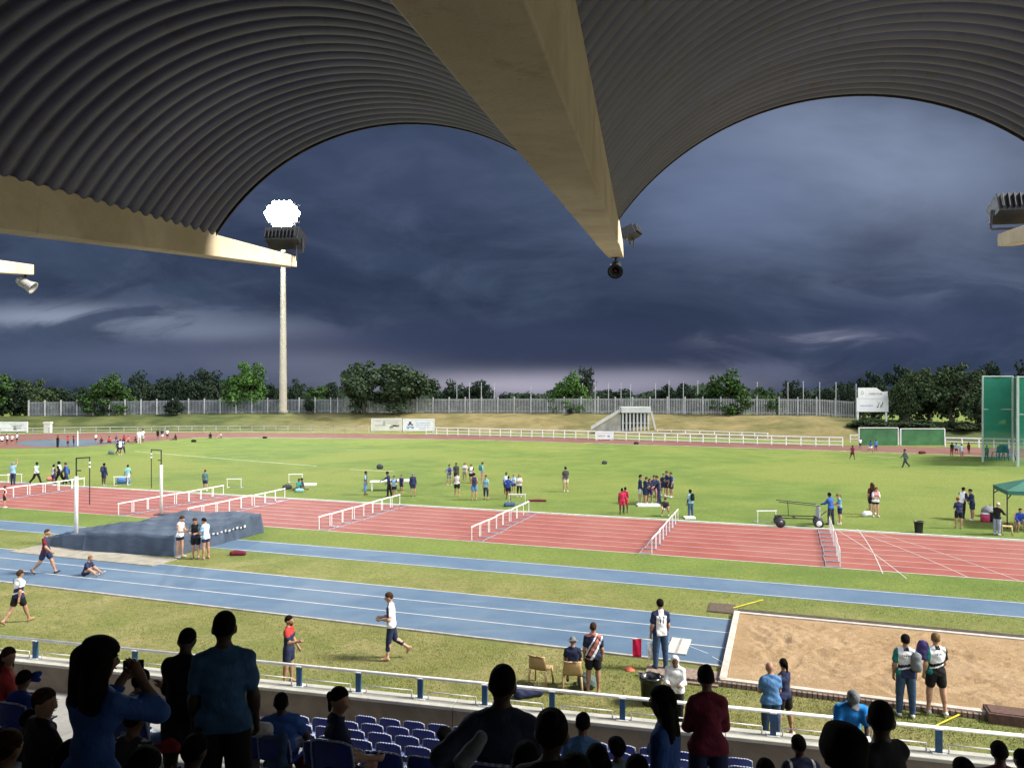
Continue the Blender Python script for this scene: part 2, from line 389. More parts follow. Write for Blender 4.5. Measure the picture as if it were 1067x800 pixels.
# hurdles
HW = M('hurdle white', (.66, .66, .64), .45, .08, 5.)
HB = M('hurdle base', (.30, .31, .36), .45, .2, 8., metal=.3)
def mk_hurdle(label, group):
    t = thing('hurdle', label, 'hurdle', (0, 0, 0), 0, group)        # local x across the lane, local y = running direction
    m = MB(); m.box(-.60, .60, -.010, .010, .70, .765); m.build('crossbar', HW, t)
    for s in (-1, 1):
        m = MB(); m.box(s * .54 - .014, s * .54 + .014, -.016, .016, .04, .69); m.build('upright', HW, t)
        m = MB(); m.box(s * .54 - .022, s * .54 + .022, -.03, .62, 0, .04); m.build('foot', HB, t)
    m = MB(); m.box(-.52, .52, .57, .60, .008, .038); m.build('base_bar', HB, t)
    return t
RZ_T = math.atan2(NT.y, NT.x)
ORD = ['nearest', 'second', 'third', 'fourth', 'fifth', 'sixth', 'seventh', 'farthest']
proto = None
def s_at(px, w):
    t = (px - CX) / FPX; d = w / (.943 + .334 * t); v = Vector((t * d, d, 0)); return v.dot(UT)
rows = [(87, 46.2, 'in the far left row beyond the first pole vault upright'), (129, 37.2, 'in the row crossing behind the second pole vault upright'), (297, 46.2, 'in the row starting behind the tarpaulin'),
        (337, 37.2, 'in the row just right of the tarpaulin'), (495, 37.2, 'in the row ending at the blue bag group'), (681, 37.2, 'in the row under the crouching child'), (876, 37.2, 'in the rightmost row by the trolley')]
kd = None
for px, w, where in rows:
    s0 = s_at(px, w)
    for k in range(8):
        lab = '%s hurdle %s' % (ORD[k], where)
        p = TP(s0 + rng.normal(0, .03), W0 + .62 + k * 1.19); rz = RZ_T + rng.normal(0, .02) + (math.pi if px < 600 else 0)
        p.z = .012
        if proto is None:
            proto = mk_hurdle(lab, ''); kd = kids_of(proto); proto.location = p; proto.rotation_euler = (0, 0, rz); h_ = proto
        else: h_ = copy_tree(proto, kd, p, rz, lab)
        h_['group'] = 'hurdles ' + where
for px, py, rz, lab in ((244, 508.5, .05, 'spare white hurdle standing on the infield beyond the tarpaulin'), (799, 545, .05, 'spare white hurdle on the grass left of the trolley'),
                        (539, 526, -.05, 'spare white hurdle on the grass above the blue bag'), (4, 504, .05, 'spare white hurdle on the infield at the far left edge'), (15.5, 503, .05, 'spare white hurdle beside the person with raised arm'),
                        (126, 506, .05, 'spare white hurdle behind the teal shirted walker'), (308, 503, .1, 'spare white hurdle standing over the heap of kit')):
    h_ = copy_tree(proto, kd, G(px, py), rz, lab); h_['group'] = 'spare hurdles on the grass'

# ------------------------------------------------------------------ bank behind the field
BB = [(-160, 454), (-60, 452), (0, 450.6), (100, 449.8), (200, 449.3), (300, 449.1), (430, 449.6), (500, 451), (600, 453.0), (700, 455.5), (850, 459.5), (900, 460.5), (1000, 462), (1067, 464), (1180, 468), (1260, 471)]
BC = [434, 434, 433.5, 432.5, 431, 430, 430, 430, 430.3, 431, 432.5, 436, 440, 442, 445, 447]
vs = []; rowsn = 7
def crest(px):
    for (a, _), (b, _), ya, yb, (_, ba), (_, bb) in zip(BB[:-1], BB[1:], BC[:-1], BC[1:], BB[:-1], BB[1:]):
        if a <= px <= b:
            t = (px - a) / (b - a); yb_ = ba + (bb - ba) * t; d = HC * FPX / (yb_ - HY) + 17
            return AT(px, ya + (yb - ya) * t, d)
    return crest(min(1259, max(-159, px)))
pxs = [x for x in range(-155, 1260, 15)]
for px in pxs:
    c = crest(px)
    for (a, ya), (b, yb) in zip(BB[:-1], BB[1:]):
        if a <= px <= b: yb_ = ya + (yb - ya) * (px - a) / (b - a)
    b0 = G(px, yb_); b0.z = -.02
    for k in range(rowsn):
        t = k / (rowsn - 1); e = t * t * (3 - 2 * t) * .35 + t * .65
        p = b0 + (c - b0) * t; p.z = c.z * e + (rng.normal(0, .06) if 0 < k < rowsn - 1 else 0) - (.02 if k == 0 else 0); vs.append(p)
    dr = Vector((c.x, c.y, 0)).normalized()
    q = c + dr * 5; q.z = c.z - 3.2; vs.append(q); q = c + dr * 40; q.z = c.z - 3.3; vs.append(q); q = c + dr * 330; q.z = c.z - 3.6; vs.append(q)
nr = rowsn + 3; mb = MB(); mb.add(vs, [(i * nr + k, (i + 1) * nr + k, (i + 1) * nr + k + 1, i * nr + k + 1) for i in range(len(pxs) - 1) for k in range(nr - 1)])
def bank_mat():
    m, nt, b = new_mat('bank grass'); h = N(nt); p = h.pos()
    x = h.n('ShaderNodeSeparateXYZ'); h.link(p, x.inputs[0]); X = x.outputs[0]
    f = h.noise(p, .16, 5, .65, .5); g = h.noise(h.scale(p, (.3, .3, 2)), 1.2, 5, .7)
    green = h.mix(h.ramp(f, .35, .65), (.035, .048, .016), (.085, .095, .034)); straw = h.mix(h.ramp(f, .35, .65), (.115, .100, .040), (.185, .150, .070))
    a = h.math('MULTIPLY', h.ramp(X, -58, -22), h.ramp(X, 50, 60, 1, 0))
    c = h.mix(h.math('MULTIPLY', a, h.ramp(h.noise(p, .07, 3), .3, .5, .5, 1)), green, straw)
    c = h.mix(h.ramp(g, .45, .75, 0, .55), c, (.04, .045, .018))
    h.link(c, b.inputs['Base Color']); b.inputs['Roughness'].default_value = .95; b.inputs['Specular IOR Level'].default_value = .1
    h.bump(g, .6, .2, b); return m
bk = mb.build('hill_bank', bank_mat(), smooth=True); bk['kind'] = 'structure'

# palisade fence along the crest
PALE = M('pale precast concrete', (.22, .225, .22), .85, .2, .8, dirt=(.15, .15, .145))
PALD = M('shaded precast concrete', (.13, .14, .155), .85, .25, .8)  # darker copy of the fence concrete, with shade put into its colour
PST = M('fence post', (.27, .27, .27), .8, .15, 1.)
def fence(px0, px1, mat, label, hgt=2.75, step=3.2):
    f = thing('palisade_fence', label, 'fence', crest((px0 + px1) / 2))
    base = f.location.copy(); p = crest(px0); px = px0
    while px < px1:
        a = crest(px); npx = px + step / a.y * FPX; b = crest(npx)
        d = (b - a); u = Vector((d.x, d.y, 0)).normalized(); L = math.hypot(d.x, d.y); nn = Vector((-u.y, u.x, 0))
        m = MB(); k = 11
        for i in range(k):
            c = a + d * ((i + .5) / k) - base
            m.obox(c + Vector((0, 0, hgt / 2)), u * (L / k * .25), nn * .03, (0, 0, hgt / 2))
        for z in (.35, hgt - .18): m.obox((a + b) / 2 - base + nn * .062 + Vector((0, 0, z)), d / 2, nn * .03, (0, 0, .09))
        m.build('panel', mat, f)
        m = MB(); m.obox(a - base + Vector((0, 0, hgt / 2 + .1)) - nn * .05, u * .11, nn * .11, (0, 0, hgt / 2 + .25)); m.build('post', PST, f)
        px = npx
fence(30, 345, PALD, 'dim slatted precast fence along the bank crest behind the left trees')
fence(352, 804, PALE, 'pale slatted precast fence along the crest of the straw-coloured bank')
fence(812, 888, PALE, 'short pale slatted fence between the round tree and the white scoreboard')

# perimeter rails at the foot of the bank
def rail(poly, hgt, step, mat, label, bars):
    pts = [G(*p) for p in poly]; t = thing('perimeter_rail', label, 'rail fence', pts[0]); b0 = pts[0]
    L = 0; out = [pts[0]]
    for a, b in zip(pts[:-1], pts[1:]):
        n = max(1, round((b - a).length / step))
        out += [a + (b - a) * (i + 1) / n for i in range(n)]
    for p in out:
        m = MB(); m.obox(p - b0 + Vector((0, 0, hgt / 2)), (.055, 0, 0), (0, .05, 0), (0, 0, hgt / 2)); m.build('post', mat, t)
    for z, r in bars:
        m = MB()
        for a, b in zip(out[:-1], out[1:]):
            d = b - a; u = d.normalized(); nn = Vector((-u.y, u.x, 0)); m.obox((a + b) / 2 - b0 + Vector((0, 0, z * hgt)) - nn * .09, d / 2, nn * .03, (0, 0, r))
        m.build('bar', mat, t)
RAILG = M('dull rail paint', (.27, .28, .25), .7, .2, 1.)
rail([(0, 453.2), (100, 451.6), (200, 450.4), (300, 450.3), (384, 450.9)], 1.15, 2.2, RAILG, 'thin grey rail fence at the foot of the dark green bank', ((.96, .05), (.5, .035), (.15, .03)))
rail([(444, 452.8), (500, 454.2), (600, 457), (680, 459.6), (760, 462), (850, 464.6), (878, 465.2)], 1.3, 1.9, PAINTW, 'white barred rail fence in front of the straw-coloured bank', ((.95, .07), (.55, .05), (.18, .05)))
rail([(886, 461.5), (895, 461.6)], 1.2, 1.9, PAINTW, 'short white rail left of the green boards', ((.95, .07), (.5, .05)))
rail([(985, 465.5), (1020, 466.4), (1067, 467.6), (1150, 470)], 1.3, 1.9, PAINTW, 'white rail fence behind the green hammer cage', ((.95, .07), (.55, .05)))
rail([(685, 453.5), (760, 456), (800, 457.5)], 1.0, 2.2, PAINTW, 'upper white rail right of the tunnel entrance', ((.95, .05), (.5, .04)))
# tunnel / stair entrance cut into the bank
D0 = 128.
def W(px, py, d=D0): return AT(px, py, d)
gz = lambda px: W(px, 452).z
t = thing('tunnel_entrance', 'concrete tunnel entrance with white roof beam and columns in the bank', 'entrance', W(662, 452.5)); b0 = t.location.copy()
SLAB = M('roof beam white', (.34, .35, .34), .7, .1, 1.)
GREYC = M('grey entrance concrete', (.20, .19, .17), .85, .25, 1.)
m = MB(); a, b = W(647, 427), W(678, 427); m.obox((a + b) / 2 - b0 + Vector((0, 1.2, 0)), ((b - a).length / 2, 0, 0), (0, 1.6, 0), (0, 0, .48)); m.build('roof_beam', SLAB, t, bevel=.03)
m = MB(); a, b = W(648, 430.5), W(677, 448)
m.obox(((a.x + b.x) / 2 - b0.x, 2.6, (a.z + b.z) / 2 - b0.z), ((b.x - a.x) / 2, 0, 0), (0, .1, 0), (0, 0, (a.z - b.z) / 2)); m.build('back_wall', M('dark entrance', (.05, .05, .05), .9), t)
for i in range(8):
    px = 649 + i * 3.8
    a, b = W(px, 430), W(px, 449); m = MB(); m.obox((a.x - b0.x, .1, (a.z + b.z) / 2 - b0.z), (.13, 0, 0), (0, .17, 0), (0, 0, (a.z - b.z) / 2)); m.build('column', SLAB, t)
m = MB(); a, b = W(648, 440), W(677, 441.5); m.obox(((a.x + b.x) / 2 - b0.x, .35, (a.z + b.z) / 2 - b0.z), ((b.x - a.x) / 2, 0, 0), (0, .05, 0), (0, 0, .1)); m.build('cross_rail', SLAB, t)
def wing(p0, p1, p2, p3, name, mat, th=.25):
    P = [W(*p) - b0 for p in (p0, p1, p2, p3)]; m = MB(); q = [p + Vector((0, th * 2, 0)) for p in P]
    m.add(P + q, [(0, 1, 2, 3), (7, 6, 5, 4), (0, 4, 5, 1), (1, 5, 6, 2), (2, 6, 7, 3), (3, 7, 4, 0)]); m.build(name, mat, t)
wing((617, 450), (647, 453.5), (647, 431), (617, 448), 'wing_wall', GREYC)
wing((616, 447.5), (647, 428.5), (647, 425.5), (616, 444), 'ramp_parapet', SLAB)
wing((678, 431), (683.5, 452.5), (684.8, 451), (679.5, 428), 'ramp_parapet', SLAB)
wing((640, 452.5), (684, 454), (683, 448.5), (650, 447.5), 'ramp_floor', M('ramp dirt', (.14, .12, .09), .95, .3, 1.))

# advertising boards
def board(name, label, px0, px1, y0, y1, d, mats, marks, legs=0, cat='signboard', frame=True):
    a, b = AT(px0, y1, d), AT(px1, y1, d); top = AT(px0, y0, d).z; w = (b.x - a.x); h = top - a.z
    t = thing(name, label, cat, (a.x, a.y, a.z))
    m = MB(); m.box(0, w, 0, .12, 0, h); m.build('panel', mats[0], t)
    if frame:
        m = MB()
        for x in (-.05, w + .05): m.box(x - .06, x + .06, -.03, .15, -.02, h + .06)
        m.box(-.05, w + .05, -.032, .152, h, h + .1); m.build('frame', mats[1], t)
    if legs:
        for x in (.15, w - .15): m = MB(); m.box(x - .12, x + .12, .13, .36, -legs, h * .9); m.build('leg', mats[1], t)
    for nm, mt, rects in marks:
        m = MB()
        for (u0, u1, v0, v1) in rects: m.box(u0 * w, u1 * w, -.012, -.002, v0 * h, v1 * h)
        m.build(nm, mt, t)
    return t
SIGN = M('sign white', (.52, .52, .50), .5, .08, .6); SIGNB = M('sign cream', (.45, .44, .38), .5, .1, .6); SFR = M('sign frame', (.55, .55, .54), .5, .1, 1.)
INK = M('sign ink', (.03, .03, .05), .6); INKB = M('sign blue ink', (.16, .22, .42), .6); INKG = M('sign grey ink', (.26, .26, .24), .6); INKN = M('sign tan ink', (.25, .18, .10), .6)
def words(u0, u1, v0, v1, seed):
    r = random.Random(seed); out = []; u = u0
    while u < u1 - .015:
        e = min(u1, u + r.uniform(.02, .045)); out.append((u, e, v0, v1)); u = e + r.choice([.008, .008, .02])
    return out
dB = HC * FPX / (450.2 - HY)
board('advert_board', 'cream advert board with dark swoosh pictures in front of the big grey green tree', 387.5, 418, 436.5, 448.8, dB, (SIGNB, SFR),
      [('picture', INKG, [(.1, .46, .42, .50), (.38, .46, .5, .85), (.12, .3, .82, .88)]), ('drawing', INK, [(.62, .74, .3, .38), (.72, .82, .38, .5), (.6, .66, .3, .34), (.8, .92, .34, .42)]), ('tan_patch', INKN, [(.66, .94, .42, .52), (.6, .72, .18, .24)]), ('lettering', INKG, words(.5, .92, .62, .68, 1) + words(.5, .92, .78, .83, 2))], .5)
board('advert_board', 'white advert board with blue emblem and four text lines, right of the cream board', 420.5, 452, 436.8, 449, dB, (SIGN, SFR),
      [('emblem', INK, [(.18, .26, .55, .8), (.14, .2, .48, .6), (.25, .31, .48, .6)]), ('blue_emblem', INKB, [(.1, .34, .3, .4), (.12, .18, .18, .3), (.26, .34, .2, .3)]), ('lettering', INKB, words(.42, .88, .66, .72, 3) + words(.42, .86, .5, .55, 4) + words(.42, .84, .34, .39, 5) + words(.5, .8, .18, .23, 6))], .5)
board('advert_board', 'white advert board with dark mark at the far left edge behind the bend', -22, 28, 440, 449.2, 135, (SIGN, SFR),
      [('mark', INK, [(.72, .78, .15, .5), (.78, .88, .28, .42), (.68, .9, .58, .64)]), ('lettering', INKG, words(.64, .94, .74, .82, 8))], .8)
board('small_sign', 'small white sign hung on the rail before the tunnel', 621, 638, 450.6, 457.5, HC * FPX / (458.6 - HY) - .5, (SIGN, SFR), [('lettering', INKG, words(.12, .6, .4, .6, 9)), ('mark', INKB, [(.7, .85, .3, .6)])], .4)
c = crest(908)
t = board('scoreboard', 'white two-part scoreboard on legs with black figures at the bank crest', 893.5, 925, 415, 429, c.y - 2.5, (SIGN, SFR),
      [('lettering', INKB, words(.09, .52, .42, .5, 11)), ('figure', INK, [(.64, .69, .32, .42), (.68, .70, .42, .62), (.72, .735, .6, .7), (.76, .80, .36, .5), (.79, .84, .5, .56), (.82, .85, .56, .72), (.76, .78, .28, .36), (.66, .67, .7, .76), (.83, .85, .36, .44)])], 1.6, 'scoreboard')
d = c.y - 2.2; w_ = AT(925, 0, d).x - AT(893.5, 0, d).x
m = MB(); h0 = AT(0, 415, d).z - AT(0, 429, d).z; h1 = AT(0, 404, d).z - AT(0, 429, d).z
m.add([(.02 * w_, 0, h0 + .11), (1.0 * w_, 0, h0 + .11), (1.0 * w_, 0, h0 + (h1 - h0) * .66), (.82 * w_, 0, h0 + (h1 - h0) * .62), (.62 * w_, 0, h1), (.02 * w_, 0, h1)] + [(.02 * w_, .12, h0 + .11), (1.0 * w_, .12, h0 + .11), (1.0 * w_, .12, h0 + (h1 - h0) * .66), (.82 * w_, .12, h0 + (h1 - h0) * .62), (.62 * w_, .12, h1), (.02 * w_, .12, h1)],
      [(0, 1, 2, 3, 4, 5), (11, 10, 9, 8, 7, 6)] + [(i, i + 6, (i + 1) % 6 + 6, (i + 1) % 6) for i in range(6)])
up = m.build('upper_panel', SIGN, t)
m = MB()
for (u0, u1, v0, v1) in words(.38, .82, .35, .52, 21) + [(.13, .2, .4, .48), (.12, .14, .48, .62), (.19, .21, .48, .62), (.14, .18, .66, .72)]: m.box(u0 * w_, u1 * w_, -.012, -.002, h0 + (h1 - h0) * v0, h0 + (h1 - h0) * v1)
m.build('upper_lettering', INKG, up)
# green throw boards
GRN = M('green board sheet', (.035, .115, .042), .8, .25, .7); 
for x0, x1, lab in ((895.5, 935.5, 'green board with white frame beside the scoreboard, left of the pair'), (939, 984, 'green board with white right post, right of the pair')):
    board('green_board', lab, x0, x1, 446 if x0 < 900 else 447, 463.6, HC * FPX / (464.3 - HY), (GRN, SFR), [], .2, 'barrier')
    
# hammer cage
def net_mat():
    m, nt, b = new_mat('green netting'); h = N(nt); o = h.obj()
    c = h.mix(h.noise(o, .8, 5, .7), (.004, .11, .065), (.012, .18, .11))
    h.link(c, b.inputs['Base Color']); b.inputs['Roughness'].default_value = .9
    tr = h.n('ShaderNodeBsdfTransparent'); mx = h.n('ShaderNodeMixShader'); z = h.n('ShaderNodeSeparateXYZ'); h.link(o, z.inputs[0])
    h.link(h.ramp(z.outputs[2], .8, 3.2, .62, .10), mx.inputs[0]); h.link(b.outputs[0], mx.inputs[1]); h.link(tr.outputs[0], mx.inputs[2])
    h.link(mx.outputs[0], nt.nodes['Material Output'].inputs['Surface']); return m
NET = net_mat(); CPOST = M('cage post', (.26, .31, .28), .5, .1, 1.)
gb = G(1024, 481.5); cage = thing('hammer_cage', 'tall green netted hammer throwing cage with pale posts at right edge', 'throwing cage', gb)
def cpanel(p0, p1, htop, split):
    a, b = p0 - gb, p1 - gb; m = MB(); u = (b - a).normalized(); nn = Vector((-u.y, u.x, 0)) 
    nx_, nz_ = 14, 18; vs = []
    for k in range(nz_ + 1):
        for i in range(nx_ + 1):
            s_ = i / nx_; z = .1 + (htop - .15) * k / nz_; vs.append(a + (b - a) * s_ + nn * (.12 * math.sin(s_ * 3.1) * math.sin(z * .8 + s_ * 2)) + Vector((0, 0, z)))
    m.add(vs, [(k * (nx_ + 1) + i, k * (nx_ + 1) + i + 1, (k + 1) * (nx_ + 1) + i + 1, (k + 1) * (nx_ + 1) + i) for k in range(nz_) for i in range(nx_)])
    m.build('net', NET, cage, True)
    for p in (a, b): m = MB(); m.tube(p, p + Vector((0, 0, htop + .1)), .11, .09); m.build('post', CPOST, cage)
    for z in (htop, split): m = MB(); m.tube(a + Vector((0, 0, z)), b + Vector((0, 0, z)), .07); m.build('cross_bar', CPOST, cage)
cp = [(1024, 480), (1054.5, 480)]
cpanel(G(1024, 481), G(1055, 481.5), 9.1, 5.6)
cpanel(G(1061, 485), G(1100, 486), 9.0, 5.2)
cpanel(G(1055.5, 476), G(1060, 486), 9.0, 4.6)
# thin poles beyond the fence
for px, yt in ((476, 399), (489, 399.5), (501.5, 399.5), (515, 400), (553, 404), (607, 400), (620, 400), (634, 400), (647, 400.5), (657, 401), (683, 400), (697, 397), (712, 398), (727, 397), (789, 399), (821, 399), (837, 398), (854, 399), (871, 399), (892, 401)):
    c = crest(px); d = c.y + 9; p = AT(px, 430, d); p.z = c.z - 3.4; top = AT(px, yt, d).z - p.z
    m = MB(); m.tube((0, 0, 0), (0, 0, top), .10, .07, 8); m.tube((0, 0, top), (0, 0, top + .15), .12, .1, 8); o = m.build('lamp_post' if 0 else 'net_post', M('galvanised pole', (.26, .27, .28), .5, .1, 1.), smooth=False); o.location = p
    near = 'the big grey green tree' if px < 560 else ('the small round tree' if px < 640 else ('the tunnel' if px < 740 else 'the scoreboard'))
    tag(o, 'thin grey post above the slatted fence near %s' % near, 'post', 'thin posts beyond the fence near %s' % near)

# floodlight tower
c = crest(295); dT = c.y - 1.; base = AT(295, 429, dT); hT = AT(295, 222, dT).z - base.z
tw = thing('floodlight_tower', 'tall cream floodlight mast with glaring lamps rising from the bank', 'floodlight', base)
CREAM = M('cream mast', (.135, .122, .09), .7, .12, .3, dirt=(.13, .115, .08))
m = MB(); m.lathe([(.95, -.5), (.95, .3), (.78, .31), (.40, hT - 1.6)], n=12); m.build('mast', CREAM, tw, True)
m = MB()
for k in range(3): m.box(-3.6, 3.6, -.25, .0, hT - 2. + k * 1.7, hT - 1.85 + k * 1.7)
for x in (-2.4, 0, 2.4): m.box(x - .1, x + .1, -.02, .2, hT - 2.6, hT + 2.)
m.build('lamp_frame', STEELK, tw)
LAMP, nt, b = new_mat('floodlight glass'); b.inputs['Base Color'].default_value = (.9, .95, 1, 1); b.inputs['Emission Color'].default_value = (.86, .93, 1, 1); b.inputs['Emission Strength'].default_value = 160
for k in range(5):
    for i in range((4, 6, 7, 6, 4)[k]):
        x = (i - ((4, 6, 7, 6, 4)[k] - 1) / 2) * .98; z = hT - 2.1 + k * .98
        m = MB(); m.lathe([(.2, 0), (.55, .35), (.60, .4)], (x, -.3, z), (.0, -.94, -.34), 14); lamp = m.build('lamp', STEELK, tw, True)
        m = MB(); m.lathe([(.0, .405), (.62, .405), (.62, .43), (0, .52)], (x, -.3, z), (.0, -.94, -.34), 14); m.build('lamp_glass', LAMP, lamp)

# ------------------------------------------------------------------ trees
def leaf_mat(name, c1, c2):
    m, nt, b = new_mat(name); h = N(nt); g = h.n('ShaderNodeNewGeometry'); r = g.outputs['Random Per Island']
    c = h.mix(r, c1, c2); c = h.mix(h.ramp(h.noise(h.obj(), .55, 3), .35, .65), h.mix(.5, c, c1), c)
    h.link(c, b.inputs['Base Color']); b.inputs['Roughness'].default_value = .9; b.inputs['Specular IOR Level'].default_value = .08; return m
LF = {'bright': leaf_mat('bright leaves', (.026, .062, .014), (.070, .135, .034)), 'mid': leaf_mat('mid green leaves', (.018, .040, .011), (.045, .082, .022)), 'grey': leaf_mat('grey green leaves', (.020, .034, .018), (.046, .066, .034)),
      'dark': leaf_mat('dark leaves', (.010, .018, .012), (.025, .038, .022)), 'olive': leaf_mat('olive leaves', (.022, .036, .017), (.048, .066, .029))}
BARK = M('bark', (.05, .04, .03), .9, .3, 2.)
V_ = lambda *a: np.array(a, float)
def crown_mesh(seed, shape, n_cl, per, leaf):
    r = np.random.default_rng(seed); vs = []; fs = []
    cl = []
    lobes = [(V_(0, 0, -.15), .78)] + [(V_(*(r.normal(0, 1, 3) * np.array([.42, .42, .36]))), r.uniform(.34, .56)) for i in range(7)]
    while len(cl) < n_cl:
        lc, lr = lobes[int(r.integers(0, len(lobes)))]
        dd_ = r.normal(0, 1, 3); dd_ /= np.linalg.norm(dd_); p = lc + dd_ * lr * r.uniform(.45, 1.)
        if shape == 'willow': p = r.uniform(-1, 1, 3)
        q = np.linalg.norm(p)
        if q > 1.02 or q < .3: continue
        if shape == 'willow' : p = p * np.array([1, 1, 1.0])
        if shape == 'pine' and abs(p[0]) + abs(p[1]) > 1.35 * (.95 - (p[2] + 1) / 2.3): continue
        if shape == 'round' and p[2] < -.9: continue
        if shape == 'spread' and p[2] < -.45: continue
        cl.append((p, r.uniform(.16, .34)))
    for p, rad in cl:
        for k in range(per):
            d = r.normal(0, 1, 3); d /= np.linalg.norm(d); o = p + d * rad * r.uniform(.55, 1.05) * np.array([1, 1, .75 if shape != 'willow' else 1.5])
            nrm = d * .8 + r.normal(0, .5, 3); nrm /= np.linalg.norm(nrm)
            u = np.cross(nrm, r.normal(0, 1, 3)); u /= np.linalg.norm(u); v = np.cross(nrm, u); s = leaf * r.uniform(.6, 1.3)
            if shape == 'willow': v = np.array([0, 0, 1.6]); u = u * .5
            b = len(vs); vs += [tuple(o - u * s * .5), tuple(o + v * s * .55), tuple(o + u * s * .5), tuple(o - v * s * .55)]; fs.append((b, b + 1, b + 2, b + 3))
    return vs, fs
CR = {}
def get_crown(shape, seed, kind):
    k = (shape, seed, kind)
    if k not in CR:
        vs, fs = crown_mesh(seed, shape, 84 if shape != 'pine' else 60, 70, .09); me = bpy.data.meshes.new('crown'); me.from_pydata(vs, [], fs); me.materials.append(LF[kind]); CR[k] = me
    return CR[k]
def trunk_mesh(seed):
    r = random.Random(seed); m = MB(); m.tube((0, 0, 0), (.05, 0, .5), .06, .045, 9); m.tube((.05, 0, .5), (.02, .03, 1.0), .045, .03, 9)
    for i in range(6):
        a = i * 1.05 + r.random(); m.tube((.03, .01, .5 + .07 * i), (.45 * math.cos(a), .45 * math.sin(a), .95 + .12 * i), .026, .008, 6)
    return m.mesh('trunk', BARK)
TRK = [trunk_mesh(i) for i in range(3)]
def tree(px, wpx, yt, kind, shape, dd, label, cat='tree', low=.02, group='trees along the bank crest'):
    """px centre, wpx full width, yt top row, dd distance behind (+) or in front (-) of the crest"""
    c = crest(px); d = c.y + dd; top = AT(px, yt, d).z
    if dd > -3: gz_ = c.z - .2 - 3. * min(1, max(0, dd / 5))
    else: gz_ = c.z * max(0, 1 + dd / 17.) ** 1.3
    Hh = top - gz_; w = wpx * d / FPX
    t = thing('tree' if cat == 'tree' else 'shrub', label, cat, (AT(px, 0, d).x, d, gz_), random.uniform(0, 6.28), group)
    zc = Hh * (1 + low) / 2; rz = Hh * (1 - low) / 2 * 1.0
    seed = (int(px * 7) % 3)
    o = link('crown', get_crown(shape, seed, kind), t); o.location = (0, 0, zc); o.scale = (w / 2 / .98, w / 2 / .98, rz / .98)
    if cat == 'tree':
        k = link('trunk', TRK[seed], t); k.scale = (Hh * .6, Hh * .6, zc * .95)
